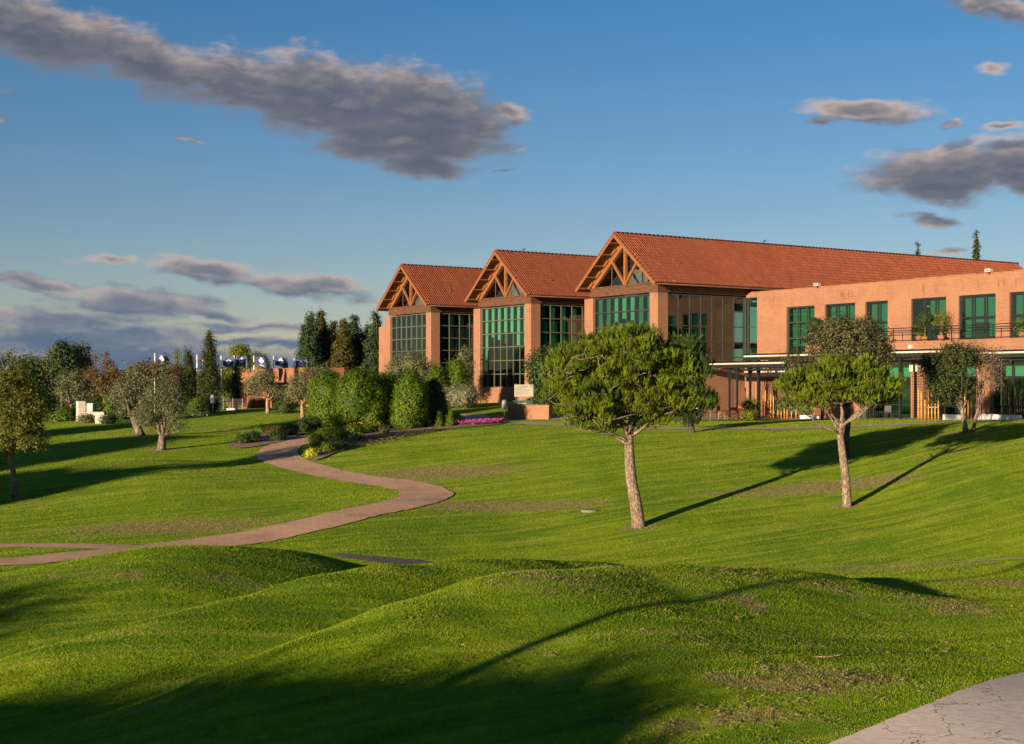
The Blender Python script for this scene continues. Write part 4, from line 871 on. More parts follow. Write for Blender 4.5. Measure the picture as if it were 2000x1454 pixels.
# ---------------------------------------------------------------- trees
# two umbrella pines of the near slope and the darker one behind
pine('stone_pine', 'largest umbrella pine, bright round crown on a bare curved trunk in mid lawn', (1248, 1030), None,
     [(1210, 755, 122, 84, 0), (1130, 760, 74, 72, .3), (1300, 760, 64, 76, -.2), (1200, 705, 95, 50, 0), (1240, 690, 70, 40, -.8), (1120, 720, 48, 40, .4), (1300, 715, 44, 46, .3), (1150, 815, 64, 38, -.6), (1290, 815, 64, 34, .4), (1215, 805, 80, 38, .8), (1160, 838, 55, 20, .3), (1270, 836, 55, 20, .2)],
     (1229, 868), M['pine'], M['bark_pine'], .26, nclust=760, tufts=17, nn=20, L=.27, clr=.34, trunkpx=[(1242, 985), (1232, 930)], limbs=12, under=.15)
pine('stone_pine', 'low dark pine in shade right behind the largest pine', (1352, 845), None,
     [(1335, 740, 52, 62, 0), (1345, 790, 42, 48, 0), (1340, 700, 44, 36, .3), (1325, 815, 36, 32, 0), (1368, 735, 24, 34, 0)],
     (1348, 815), M['pine_shaded'], M['bark_dark'], .20, nclust=150, tufts=14, nn=18, L=.42, clr=.55, limbs=6, under=0, low=-.95, w_=.018)
pine('stone_pine', 'smaller umbrella pine with flat crown and forking red branches at right', (1655, 990), None,
     [(1640, 765, 95, 48, 0), (1570, 775, 52, 34, .3), (1700, 770, 54, 44, -.2), (1620, 740, 70, 34, .2), (1545, 760, 26, 26, 0), (1690, 738, 45, 32, 0), (1730, 785, 28, 30, 0), (1650, 785, 85, 26, 0), (1575, 795, 40, 24, 0)],
     (1641, 848), M['pine'], M['bark_pine'], .19, nclust=360, tufts=14, nn=18, L=.25, clr=.31, trunkpx=[(1652, 940), (1646, 890)], limbs=9, under=.25, low=-.75, w_=.013)
tree('holm_oak', 'dark olive-green oak behind the smaller pine, its crown over the balcony', (1652, 938), 66,
     [(1655, 668, 70, 38), (1610, 680, 42, 34), (1700, 675, 40, 36), (1660, 700, 75, 26), (1690, 645, 34, 22), (1600, 655, 26, 18), (1640, 640, 26, 18), (1725, 695, 24, 20), (1545, 712, 18, 14)],
     (1655, 790), M['oak'], M['bark_dark'], .16, clumps=470, per=36, leaf=.14, spread=.34, limbs=10, twigs=60, low=-.5)
tree('olive_tree', 'twin-trunked olive with half dead crown before the bamboo poles at right', (1888, 846), None,
     [(1850, 735, 36, 48), (1865, 700, 40, 30), (1840, 770, 24, 26), (1820, 715, 22, 24), (1880, 760, 26, 22)],
     (1878, 800), M['cypress'], M['bark_olive'], .14, clumps=380, per=36, leaf=.14, spread=.30, limbs=8, twigs=30, shell=(.2, 1.0))
tree('olive_tree', 'sparse rusty-grey olive, right one of the twin-trunked pair at right', (1900, 842), None,
     [(1925, 710, 30, 36), (1935, 745, 24, 28), (1905, 690, 28, 22), (1945, 700, 20, 22)],
     (1912, 790), M['rustgrey'], M['bark_olive'], .10, clumps=170, per=20, leaf=.10, spread=.34, limbs=7, twigs=60, shell=(.3, 1.05))
# left lawn
tree('oak_tree', 'yellow-green tree at the left border, rough crown on a leaning bare trunk', (28, 972), None,
     [(10, 790, 70, 62), (45, 840, 45, 42), (-20, 740, 60, 40), (30, 770, 40, 50), (70, 800, 24, 44, 0), (-10, 870, 40, 30), (20, 715, 34, 24), (60, 860, 28, 28)],
     (22, 880), M['oak_lt'], M['bark_olive'], .15, clumps=420, per=36, leaf=.13, spread=.34, limbs=10, twigs=50)
tree('oak_tree', 'dark tree in shade just behind the yellow-green tree at the left border', (78, 852), 92,
     [(70, 760, 36, 50), (40, 745, 34, 40), (92, 790, 14, 30), (60, 720, 22, 22)], (76, 800), M['dkgreen'], M['bark_dark'], .2, clumps=220, per=28, leaf=.2, spread=.5, shell=(.2, 1))
tree('olive_tree', 'round silvery olive on the left lawn, nearest of the olives', (315, 880), None,
     [(318, 795, 42, 36), (285, 805, 28, 28), (345, 800, 26, 38), (300, 775, 24, 24), (335, 770, 24, 24), (285, 825, 22, 18), (340, 830, 24, 18)],
     (317, 852), M['olive'], M['bark_olive'], .26, clumps=330, per=34, leaf=.11, spread=.30, limbs=9, twigs=30, wr=.35)
tree('olive_tree', 'grey olive with leaning trunk behind the nearest olive', (275, 852), None,
     [(250, 760, 34, 34), (270, 735, 24, 24), (235, 775, 22, 24), (300, 745, 28, 30), (325, 735, 22, 24), (250, 795, 20, 16)],
     (260, 815), M['olive'], M['bark_olive'], .28, clumps=280, per=30, leaf=.14, spread=.36, limbs=8, twigs=20, wr=.35)
tree('olive_tree', 'grey-green olive behind the pale stone blocks at left', (146, 808), 108,
     [(135, 755, 36, 26), (155, 745, 28, 24), (120, 765, 20, 20), (160, 770, 20, 18)], (138, 790), M['olive'], M['bark_olive'], .2, clumps=200, per=26, leaf=.18, spread=.42, wr=.35)
tree('young_tree', 'slender rusty tree with thin upright shoots above the stone blocks', (202, 806), 108,
     [(200, 745, 24, 20), (180, 735, 18, 20), (210, 720, 16, 16), (207, 705, 5, 18), (186, 700, 5, 14), (215, 745, 12, 16), (195, 765, 20, 10)], (203, 778), M['rust'], M['bark_tan'], .10, clumps=190, per=20, leaf=.15, spread=.32, twigs=40)
tree('conifer_tree', 'dark green pointed tree standing above the left grove', (122, 800), 122, [(122, 705, 20, 36), (122, 685, 11, 20), (108, 720, 14, 22), (138, 715, 12, 24)], (122, 770), M['dkgreen'], M['bark_dark'], .2, clumps=150, per=28, leaf=.24, spread=.5)
tree('poplar_tree', 'yellow-green upright tree right of the dark pointed tree in the left grove', (162, 800), 124, [(165, 695, 10, 26), (150, 705, 12, 24), (172, 720, 14, 22), (148, 690, 8, 16), (160, 735, 18, 20)], (162, 770), M['lime'], M['bark_tan'], .14, clumps=140, per=24, leaf=.22, spread=.42)
tree('young_tree', 'orange-brown tree left of the dark pointed tree in the left grove', (98, 800), 124, [(98, 705, 8, 20), (92, 730, 13, 24), (102, 745, 14, 20)], (98, 772), M['rust'], M['bark_tan'], .12, clumps=100, per=22, leaf=.22, spread=.4)
tree('poplar_tree', 'pale green tree top showing behind the tree at the left border', (70, 800), 126, [(72, 715, 14, 16), (60, 735, 18, 20), (84, 730, 12, 16)], (70, 772), M['lime'], M['bark_tan'], .14, clumps=100, per=22, leaf=.22, spread=.4)
tree('plum_tree', 'dark purple-red tree behind the grey olives, under the first flag', (345, 800), 116, [(345, 738, 26, 20), (320, 725, 22, 16), (300, 730, 18, 16), (362, 752, 16, 16), (282, 722, 14, 12)], (340, 780), M['purple'], M['bark_dark'], .15, clumps=210, per=24, leaf=.2, spread=.42)
tree('plum_tree', 'small bronze-red tree top left of the first flagpole', (232, 805), 118, [(222, 732, 12, 14), (236, 745, 14, 16)], (232, 780), M['rust'], M['bark_dark'], .1, clumps=80, per=22, leaf=.18, spread=.36)
tree('round_tree', 'dark bushy tree between the rusty tree and the grey olives', (250, 805), 120, [(248, 750, 24, 22), (262, 735, 18, 16), (275, 760, 20, 20), (240, 775, 22, 16)], (252, 785), M['dkgreen'], M['bark_dark'], .15, clumps=200, per=28, leaf=.2, spread=.42)
tree('round_tree', 'dark round tree filling the gap left of the rusty slender tree', (172, 803), 121, [(172, 755, 22, 24), (185, 770, 18, 18), (160, 770, 18, 18)], (172, 785), M['dkgreen'], M['bark_dark'], .15, clumps=180, per=28, leaf=.2, spread=.42)
tree('round_tree', 'dark tree mass low behind the flag row cypresses', (335, 803), 124, [(325, 770, 30, 22), (360, 765, 26, 24), (385, 770, 20, 22), (300, 770, 24, 20)], (340, 790), M['dkgreen'], M['bark_dark'], .15, clumps=260, per=28, leaf=.22, spread=.45)
def cypress(name, label, px, Y, top, base, w_, m, wid=None, group=None, n=220, leaf=.16, per=30, gaps=.8, spread=.3, core=.6):
    b = on(px, Y); k = Y / F; o = thing(name, label, 'tree', b, 0, group); H = (HY - top) * k + EYE - b.z; lob = []
    for i in range(9):
        t = (i + .5) / 9; r = w_ * k * (math.sin(min(1, t * 2.4) * 1.57) * (1 - max(0, t - .25) / .75) ** .62 * .96 + .05); lob.append((random.uniform(-.1, .1) * r, random.uniform(-.1, .1) * r, H * (t * .93 + .06), r, r, H * .085))
    me, cc = crown_mesh(lob, n, per, leaf, spread, (gaps, 1.08), .4, .5, -1, core, 1.6); new_obj('crown', me, m, o)
    MB().tube([(0, 0, -.1), (0, 0, H * .3), (0, 0, H * .8)], [.16, .12, .03], 6).build('trunk', M['bark_dark'], o); return o
cypress('cypress', 'tall dark cypress, biggest of the row before the flags', 410, 112, 650, 800, 23, M['cypress'], n=330)
cypress('cypress', 'dark cypress left of the biggest one in the flag row', 367, 114, 686, 800, 17, M['cypress'], n=240)
cypress('cypress', 'narrow bright green cypress top in the flag row', 346, 120, 687, 800, 7, M['lime'], n=110)
cypress('cypress', 'thin dark cypress beside the first flag', 325, 120, 694, 800, 8, M['cypress'], n=110)
cypress('cypress', 'black ivy-clad column at the left end of the gatehouse', 461.5, 118, 712, 800, 7, M['dkgreen'], n=180, leaf=.14, core=.8)
tree('poplar_tree', 'yellow-green leafy tree behind the flags left of the gatehouse', (450, 800), 124, [(466, 700, 22, 24), (450, 740, 16, 30), (446, 775, 14, 26), (470, 690, 16, 14), (480, 712, 12, 16)], (452, 785), M['lime'], M['bark_tan'], .16, clumps=240, per=26, leaf=.22, spread=.42)
tree('poplar_tree', 'small leafy green tree top behind the fourth flag', (508, 795), 146, [(508, 710, 16, 14), (500, 700, 8, 10), (516, 722, 12, 12)], (508, 760), M['lime'], M['bark_tan'], .14, clumps=90, per=22, leaf=.24, spread=.42)
tree('olive_tree', 'sprawling forked olive in front of the gatehouse pillars', (523, 800), 104, [(505, 748, 26, 16), (520, 738, 20, 12), (495, 765, 16, 12), (538, 762, 18, 8), (550, 770, 12, 8)], (522, 778), M['olive'], M['bark_tan'], .16, clumps=230, per=24, leaf=.14, spread=.34, limbs=7, twigs=24)
tree('olive_tree', 'silvery olive with two pale trunks at the left end of the big hedge', (592, 818), None, [(585, 755, 25, 28), (600, 735, 20, 18), (570, 775, 14, 14), (615, 760, 16, 26), (592, 775, 22, 16)], (590, 790), M['olive'], M['bark_tan'], .17, clumps=290, per=28, leaf=.12, spread=.30, limbs=7, twigs=20, stems=[(.45, .05, (607, 785), .13)])
tree('olive_tree', 'silvery shrub-like olive top behind the hedge, right of the two-trunked olive', (636, 800), 112, [(630, 735, 22, 20), (645, 745, 20, 18), (618, 730, 12, 12)], (634, 785), M['olive'], M['bark_olive'], .12, clumps=150, per=24, leaf=.15, spread=.34)
for i, (px, top, w_, mm, lb) in enumerate([(606, 614, 17, 'bluegr', 'ragged dark conifer at the left end of the tree group'), (627, 612, 19, 'browngr', 'bronze-green conifer with the highest tip of the group'), (650, 632, 17, 'browngr', 'bronze conifer in the middle of the group'), (671, 626, 18, 'browngr', 'rusty bronze conifer, right of the middle of the group'), (692, 620, 18, 'bluegr', 'ragged dark green conifer, right of the rusty ones'), (716, 640, 15, 'bluegr', 'short dark conifer in the gap beside the last tall one'), (734, 612, 15, 'bluegr', 'ragged conifer close beside the first gable')]):
    px_ = px; b = on(px_, 148 + (i % 3) * 3); k = b.y / F; H = (HY - top) * k + EYE - b.z; o = thing('conifer_tree', lb, 'tree', b, 0, 'conifers behind the hedge'); lob = []
    for j in range(11):
        t = (j + .5) / 11; r = w_ * k * 2.6 * ((1 - t) ** .8 * .95 + .04) * random.uniform(.85, 1.15); lob.append((random.uniform(-.2, .2) * r, random.uniform(-.2, .2) * r, H * (t * .95 + .04), r, r, H * .07))
    me, cc = crown_mesh(lob, 950, 28, .28, .36, (.5, 1.35), .35, .3, -1, .62, .8); new_obj('crown', me, M[mm], o); MB().tube([(0, 0, -.1), (0, 0, H * .9)], [.25, .04], 6).build('trunk', M['bark_dark'], o)
for px, top, w_, lb in ((1793, 478, 4, 'small cypress tip far behind the tiled roof'), (1907, 458, 7, 'taller cypress tip far behind the tiled roof')): cypress('cypress', lb, px, 175, top, 0, w_ * 1.3, M['cypress'], n=420, leaf=.34, per=26, core=.85)
# ---------------------------------------------------------------- hedges and shrubs
H_ = 'big clipped hedge shrubs beside the path'
bush('hedge_shrub', 'leftmost clipped hedge ball, shaded below, beside the path', 636, 838, 34, 50, M['hedge'], Y=93, clumps=420, per=46, leaf=.13, spread=.30, group=H_, core=.90, lob=[(640, 776, 36, 46, 0, 1), (638, 812, 36, 34, 0, 1)], low=-1)
bush('hedge_shrub', 'biggest clipped hedge mass, broad and domed, nearest the bed', 700, 845, 55, 60, M['hedge'], Y=87.5, clumps=620, per=50, leaf=.13, spread=.30, group=H_, core=.90, lob=[(694, 782, 42, 56, 0, 1), (716, 790, 38, 62, .4, .8), (680, 815, 30, 34, 0, 1), (728, 815, 26, 34, 0, 1)], low=-1)
bush('hedge_shrub', 'shaded hedge shrub between the biggest mass and the domed one', 757, 835, 28, 50, M['hedge'], Y=92, clumps=420, per=46, leaf=.13, spread=.30, group=H_, core=.90, lob=[(757, 777, 40, 47, 0, .8), (760, 800, 34, 42, 0, 1), (738, 785, 28, 50, -1.5, 1)], low=-1)
bush('hedge_shrub', 'domed hedge shrub right of the dark gap', 800, 838, 30, 52, M['hedge'], Y=87.5, clumps=420, per=46, leaf=.13, spread=.28, group=H_, core=.90, lob=[(802, 781, 33, 57, 0, 1), (795, 812, 30, 34, 0, 1)], low=-1)
bush('conical_shrub', 'dark green conical shrub in shade at the right end of the hedge', 848, 836, 26, 38, M['dkgreen'], Y=90, clumps=330, per=30, leaf=.12, spread=.22, core=.88, lob=[(848, 800, 27, 38, 0, 1), (846, 774, 20, 30, 0, 1)], low=-1)
bush('round_bush', 'round dark bush before the gatehouse pillar', 556, 798, 17, 16, M['dkgreen'], Y=104, clumps=150, per=26, leaf=.15, spread=.25)
bush('round_bush', 'round green bush at the foot of the tall cypress', 387, 812, 17, 17, M['hedge'], Y=106, clumps=150, per=26, leaf=.15, spread=.25)
bush('round_bush', 'low dark bush right of the round green one under the cypress', 410, 808, 14, 15, M['dkgreen'], Y=106, clumps=120, per=26, leaf=.15, spread=.25)
bush('round_bush', 'clipped upright green bush beside the pale stone blocks', 217, 812, 15, 24, M['hedge'], Y=106, clumps=180, per=26, leaf=.14, spread=.22)
bush('round_bush', 'low dark bush under the leaning olive', 245, 822, 20, 16, M['dkgreen'], Y=103, clumps=150, per=26, leaf=.15, spread=.25)
bush('low_shrub', 'wide low green shrub left of the stone blocks', 125, 818, 30, 14, M['hedge'], Y=106, clumps=170, per=26, leaf=.15, spread=.25)
bush('low_shrub', 'small grey-green shrub between the stone blocks', 168, 822, 16, 8, M['olive'], Y=101, clumps=80, per=22, leaf=.12, spread=.25)
bush('low_shrub', 'small shrub before the low stone wall', 212, 826, 13, 9, M['dkgreen'], Y=98, clumps=80, per=22, leaf=.12, spread=.25)
bush('olive_shrub', 'grey-green olive shrub rising in front of the first gable', 800, 800, 42, 34, M['olive'], Y=118, clumps=300, per=28, leaf=.16, spread=.42, core=.5, lob=[(802, 722, 40, 26, 0, 1), (780, 735, 26, 24, 0, 1), (826, 735, 22, 24, 0, 1), (800, 765, 44, 34, 0, .8)], shell=(.6, 1.05), low=-1)
bush('olive_shrub', 'grey olive shrub between the first and the middle gable', 905, 790, 22, 38, M['olive'], Y=117, clumps=200, per=26, leaf=.16, spread=.40, core=.5, lob=[(908, 710, 15, 32, 0, 1), (902, 745, 20, 30, 0, 1)], shell=(.6, 1.05), low=-1)
bush('cone_shrub', 'bright green pointed shrub behind the hedge, left of the taller one', 852, 795, 22, 38, M['hedge'], Y=110, clumps=260, per=28, leaf=.15, spread=.28, lob=[(852, 760, 22, 30, 0, 1), (853, 738, 13, 22, 0, 1)], low=-1)
bush('cone_shrub', 'taller bright green pointed shrub below the middle gable', 893, 795, 26, 48, M['hedge'], Y=111, clumps=300, per=28, leaf=.15, spread=.28, lob=[(892, 755, 27, 34, 0, 1), (891, 728, 15, 24, 0, 1)], low=-1)
bush('variegated_shrub', 'rounded pale variegated shrub at the foot of the middle gable', 902, 796, 34, 24, M['varieg'], Y=107, clumps=330, per=28, leaf=.14, spread=.26, lob=[(905, 772, 32, 22, 0, 1), (870, 775, 18, 18, 0, 1)], low=-1)
bush('broadleaf_shrub', 'dark glossy broad-leaved shrub left of the largest pine', 1060, 800, 34, 50, M['dkgreen'], Y=107, clumps=330, per=26, leaf=.24, spread=.42, core=.6, lob=[(1062, 725, 33, 34, 0, 1), (1082, 702, 22, 20, 0, 1), (1068, 770, 26, 34, 0, 1)], shell=(.75, 1.05), low=-1)
bush('low_shrub', 'low dull red shrub row behind the hedge, left of the first gable', 700, 735, 36, 8, M['rust'], Y=135, clumps=160, per=24, leaf=.2, spread=.4, lob=[(680, 728, 22, 9, 0, 1), (715, 727, 26, 10, 0, 1), (700, 745, 50, 18, 0, 1)], low=-1)
for px, py, w_, h, mm, lb in [(812, 838, 8, 12, 'hedge', 'leftmost small clipped cone in the flower bed'), (835, 836, 8, 12, 'hedge', 'second small clipped cone from the left in the bed'), (858, 835, 9, 14, 'hedge', 'tallest small clipped cone in the bed'), (880, 834, 9, 14, 'hedge', 'small clipped cone nearest the pink flowers')]:
    bush('cone_shrub', lb, px, py, w_, h, M[mm], clumps=90, per=26, leaf=.08, spread=.13, group='small clipped cones in the bed', tip=1)
bush('golden_shrub', 'golden shrub between two small cones of the bed', 869, 831, 7, 11, M['gold'], Y=91, clumps=70, per=22, leaf=.09, spread=.14)
bush('golden_shrub', 'golden shrub behind the cone nearest the pink flowers', 893, 830, 9, 12, M['gold'], Y=91, clumps=80, per=22, leaf=.09, spread=.14)
bush('silver_shrub', 'silvery white shrub in front of the hedge in the bed', 768, 838, 13, 9, M['silver'], clumps=100, per=24, leaf=.09, spread=.18)
# flower bed with bark mulch
def sheet(name, pix, m, lift, kind='structure', sub=1):
    P_ = [hit(*p) for p in pix]; P_ = catmull([(p.x, p.y, 0) for p in P_ + P_[:1]], 5)[:-1]; cx = sum(p.x for p in P_) / len(P_); cy = sum(p.y for p in P_) / len(P_)
    co, n, K = [], len(P_), 8
    for k in range(K + 1):
        for p in P_: co.append((cx + (p.x - cx) * k / K, cy + (p.y - cy) * k / K))
    co = np.array(co); z = ground_z(co[:, 0], co[:, 1]) + lift; z[:n] = z[0]
    f = np.array([(k * n + i, k * n + (i + 1) % n, (k + 1) * n + (i + 1) % n, (k + 1) * n + i) for k in range(K) for i in range(n)])
    me = np_mesh(name, np.c_[co, z], f); o = new_obj(name, me, m); o['kind'] = kind; return o
sheet('flower_bed', [(598, 893), (612, 862), (650, 848), (700, 842), (790, 832), (900, 824), (985, 824), (985, 829), (900, 838), (820, 845), (720, 862), (660, 884), (618, 902)], M['mulch'], .06)
sheet('left_flower_bed', [(448, 872), (470, 858), (520, 846), (575, 832), (612, 826), (618, 840), (575, 856), (545, 866), (505, 874), (465, 878)], M['mulch'], .06)
g1 = 'low juniper clumps in the bed'
for px, py, w_, h, mm, lb in [(617, 866, 13, 8, 'hedge', 'juniper clump at the path edge of the bed'), (632, 858, 15, 9, 'hedge', 'juniper clump second from the path in the bed'), (662, 862, 16, 13, 'hedge', 'tallest spreading juniper in the bed'), (690, 850, 18, 8, 'hedge', 'wide juniper below the biggest hedge mass'), (712, 848, 14, 8, 'hedge', 'juniper right of the wide one below the hedge'), (640, 884, 12, 8, 'hedge', 'round green clump low in the bed'), (622, 880, 12, 7, 'lime', 'yellow-green clump by the path in the bed'), (663, 880, 9, 6, 'dkgreen', 'dark small clump low in the bed'), (609, 893, 9, 4, 'gold', 'yellowish clump at the lowest tip of the bed'), (735, 845, 8, 5, 'lime', 'small pale clump in the middle of the bed'), (750, 850, 7, 5, 'olive', 'grey clump on the mulch in the bed'), (697, 863, 7, 4, 'lime', 'tiny green clump on the bare mulch')]:
    bush('juniper', lb, px, py, w_, h, M[mm], clumps=70, per=24, leaf=.10, spread=.24, group=g1, core=.6, shell=(.6, 1.1))
g2 = 'dark shrubs in the left bed'
for px, py, w_, h, mm, lb in [(475, 868, 11, 8, 'dkgreen', 'dark ball at the left end of the left bed'), (494, 866, 14, 10, 'dkgreen', 'bigger dark ball beside the left end ball'), (508, 846, 6, 6, 'hedge', 'small bright green ball at the back of the left bed'), (526, 848, 6, 6, 'browngr', 'small bronze ball at the back of the left bed'), (538, 850, 7, 7, 'rust', 'small orange-leaved ball in the left bed'), (542, 862, 16, 10, 'dkgreen', 'dark sprawling shrub above the path bend'), (565, 852, 18, 13, 'dkgreen', 'dark shrub right of the path bend'), (590, 846, 20, 14, 'dkgreen', 'dark shrub at the foot of the leftmost hedge ball'), (612, 842, 18, 15, 'dkgreen', 'darkest shrub tucked against the leftmost hedge ball'), (603, 828, 8, 8, 'rust', 'rusty small shrub beside the two-trunked olive')]:
    bush('low_shrub', lb, px, py, w_, h, M[mm], clumps=80, per=24, leaf=.10, spread=.2, group=g2)
def flowers(name, label, n, area, m, zr=(.12, .34), sz=.09):
    a, b = hit(area[0], area[1]), hit(area[2], area[3]); w_ = area[4]
    t = RNG.uniform(0, 1, n); q = RNG.normal(0, .45, n).clip(-1, 1) * w_ * (np.sin(t * np.pi) ** .4)
    d = (b - a); L = math.hypot(d.x, d.y); x = a.x + d.x * t - d.y / L * q; y = a.y + d.y * t + d.x / L * q
    z = ground_z(x, y) + RNG.uniform(*zr, n); nr = unit(n); nr[:, 2] = np.abs(nr[:, 2]) + .6; nr /= np.linalg.norm(nr, axis=1, keepdims=True)
    co, f = leaves(np.c_[x, y, z], nr, sz, .9); o = new_obj(name, np_mesh(name, co, f, RNG.uniform(0, 1, n)), m); o['kind'] = 'stuff'; o['label'] = label; return o
flowers('magenta_flowers', 'band of magenta flowers at the right end of the bed', 3400, (888, 832, 982, 828, 1.5), M['pink'])
flowers('flower_leaves', 'green leaves among the magenta flowers', 2400, (888, 832, 982, 828, 1.6), M['hedge'], (.02, .22))
flowers('orange_flowers', 'few orange and yellow flowers in front of the big hedge', 45, (675, 845, 745, 843, .8), M['flower'], (.3, .6), .10)
flowers('white_flowers', 'few white flowers under the tall cypress', 90, (375, 818, 405, 814, .5), M['silver'], (.1, .4), .12)
flowers('mulch_chips', 'loose bark chips and dry plants on the mulch of the bed', 2200, (605, 890, 850, 842, 1.2), M['dry'], (.06, .16), .09)
# distant woods behind the left grove
lob = [(-95 + i * 8.2 + random.uniform(-2, 2), 0, random.uniform(3.2, 5.6), 6.5, 5, random.uniform(2.8, 4.4)) for i in range(13)]
me, _ = crown_mesh(lob, 700, 26, .7, 1.1, (.6, 1.05), .5, .2, -1, .9); o = new_obj('distant_wood', me, M['dkgreen'], None, (0, 185, -.2)); o['kind'] = 'stuff'; o['label'] = 'dark far-off wood behind the left grove'
# balcony and terrace plants
def topiary(px, base_px, ball_py, r, Y=None, u=None, zz=None, label='', m='hedge', pot=True):
    if u is not None: v = tpx(px, u); P_ = bw(u, v, zz)
    else: P_ = hit(px, base_px)
    k = P_.y / F; o = thing('topiary_ball', label, 'topiary', P_); cz = (HY - ball_py) * k + EYE - P_.z
    me, _ = crown_mesh([(0, 0, cz, r * k, r * k, r * k)], 130, 26, .07, .10, (.93, 1.0), .5, .2, -1, .9); new_obj('crown', me, M[m], o)
    MB().tube([(0, 0, 0), (.02, 0, cz * .5), (0, 0, cz)], [.035, .03, .025], 6).build('stem', M['bark_tan'], o)
    if pot: MB().tube([(0, 0, 0), (0, 0, .30)], [.16, .22], 10).build('pot', M['stucco'], o)
topiary(1592, 0, 634, 12.5, u=WU - .8, zz=2.90, label='clipped ball on a stem at the left end of the balcony', m='dkgreen')
topiary(1806, 0, 622.5, 13.5, u=WU - .8, zz=2.90, label='clipped ball on a stem before the fourth balcony window', m='dkgreen')
topiary(1387, 822, 781, 19, label='ball-headed little tree on the terrace right of the dark pine', pot=False)
def bamboo_plant(px, h, label, m='lime', w_=.5):
    v = tpx(px, WU - .8); P_ = bw(WU - .8, v, 2.90); o = thing('potted_bamboo', label, 'plant', P_)
    me, _ = crown_mesh([(0, 0, h * .6, w_, w_, h * .45)], 60, 12, .16, .30, (.2, 1.0), .22, .2, -1); new_obj('foliage', me, M[m], o)
    mb = MB()
    for i in range(9): mb.tube([(random.uniform(-.1, .1), random.uniform(-.1, .1), 0), (random.uniform(-.5, .5) * w_, random.uniform(-.5, .5) * w_, h * random.uniform(.7, 1))], [.012, .005], 4)
    mb.build('stems', M['bark_tan'], o); MB().tube([(0, 0, 0), (0, 0, .35)], [.18, .24], 10).build('pot', M['stucco'], o)
bamboo_plant(1838, 2.1, 'tall airy potted plant in front of the fourth balcony window'); bamboo_plant(1619, 2.0, 'yellowish potted plant beside the left balcony ball', w_=.4); bamboo_plant(1795, 1.1, 'low potted plant left of the second balcony ball', 'hedge', .35); bamboo_plant(1996, 1.2, 'potted plant on the balcony at the right border', 'hedge', .35)
for px, py, w_, h, mm, lb in [(1465, 820, 17, 24, 'hedge', 'leafy climber at the foot of the thick pergola post'), (1462, 822, 16, 10, 'lime', 'low bright green shrub under the climber'), (1522, 818, 20, 24, 'olive', 'loose grey-green shrub behind the left bamboo poles'), (1560, 818, 22, 16, 'olive', 'loose shrub under the left side of the smaller pine'), (1716, 815, 26, 9, 'dry', 'dry twiggy shrub under the right side of the smaller pine'), (1846, 812, 9, 14, 'hedge', 'small green shrub in the short white planter'), (1918, 812, 8, 22, 'hedge', 'pointed green shrub in the long white planter, left one'), (1930, 812, 7, 19, 'hedge', 'pointed green shrub in the long white planter, right one'), (1965, 812, 12, 10, 'dkgreen', 'low dark shrub in the long white planter')]:
    bush('terrace_shrub', lb, px, py, w_, h, M[mm], clumps=110, per=22, leaf=.11, spread=.26, core=.5 if mm != 'dry' else 0, shell=(.5, 1.05), group='shrubs on the terrace')
# ---------------------------------------------------------------- things on the terrace and lawns
sheet('terrace', [(1075, 822), (1200, 822), (1340, 822), (1460, 821.5), (1600, 821), (1750, 820), (1900, 819), (2040, 815), (2060, 808), (1900, 803), (1700, 808), (1500, 812), (1300, 813), (1100, 814)], M['gravel'], .05)
ORD = ['first', 'second', 'third', 'fourth', 'fifth', 'sixth', 'seventh', 'eighth', 'ninth', 'tenth', 'eleventh']
def pole(px, top, py, label, group, r=.045):
    p = hit(px, py); k = p.y / F; h = (HY - top) * k + EYE - p.z; mb = MB(); n = max(2, int(h / .38)); pts, rr = [], []
    for i in range(n):
        z0, z1 = h * i / n, h * (i + 1) / n; pts += [(0, 0, z0 + .02), (0, 0, z1 - .02), (0, 0, z1)]; rr += [r, r * .96, r * 1.12]
    mb.tube(pts, rr, 8); mb.box(-.03, -.03, -.05, .03, .03, .06)
    o = mb.build('bamboo_pole', M['bamboo'], None, p); o.rotation_euler = (random.uniform(-.012, .012), random.uniform(-.012, .012), random.uniform(0, 3)); tag(o, label, 'pole', group)
lb = 'tall yellow bamboo pole, %s from left, just right of the thick pergola post'
for i, (px, tp_) in enumerate(((1480.3, 763), (1484.5, 784), (1490.4, 769), (1495.6, 763), (1500.2, 784), (1505.3, 769), (1510.7, 774))): pole(px, tp_, 819, lb % ORD[i], 'left bamboo poles')
lb = 'short bamboo pole, %s from left, low under the smaller pine'
for i, (px, tp_) in enumerate(((1519.5, 801), (1525.8, 803), (1532, 798), (1537.4, 800), (1546, 803), (1555, 800))): pole(px, tp_, 820, lb % ORD[i], 'short bamboo poles')
lb = 'bamboo pole, %s from left, beside the brick column with the cream box'
for i, (px, tp_) in enumerate(((1793.5, 759), (1799.6, 766), (1806.8, 781), (1813.7, 758), (1820, 766), (1826.6, 782), (1833, 768))): pole(px, tp_, 821, lb % ORD[i], 'middle bamboo poles', .05)
lb = 'bamboo pole, %s from left, behind the twin olive trunks'
for i, (px, tp_) in enumerate(((1884.8, 767), (1891, 780), (1897, 776), (1905, 780))): pole(px, tp_, 819, lb % ORD[i], 'bamboo poles behind the olive', .05)
lb = 'bamboo pole, %s from left, at the right border behind the white planter'
for i, (px, tp_) in enumerate(((1926, 768), (1938.8, 760), (1944, 766), (1950, 780), (1957.7, 758), (1963.4, 766), (1971.7, 780), (1978, 766), (1982.9, 758), (1989, 780), (1995.5, 767))): pole(px, tp_, 815, lb % ORD[i], 'right bamboo poles', .05)
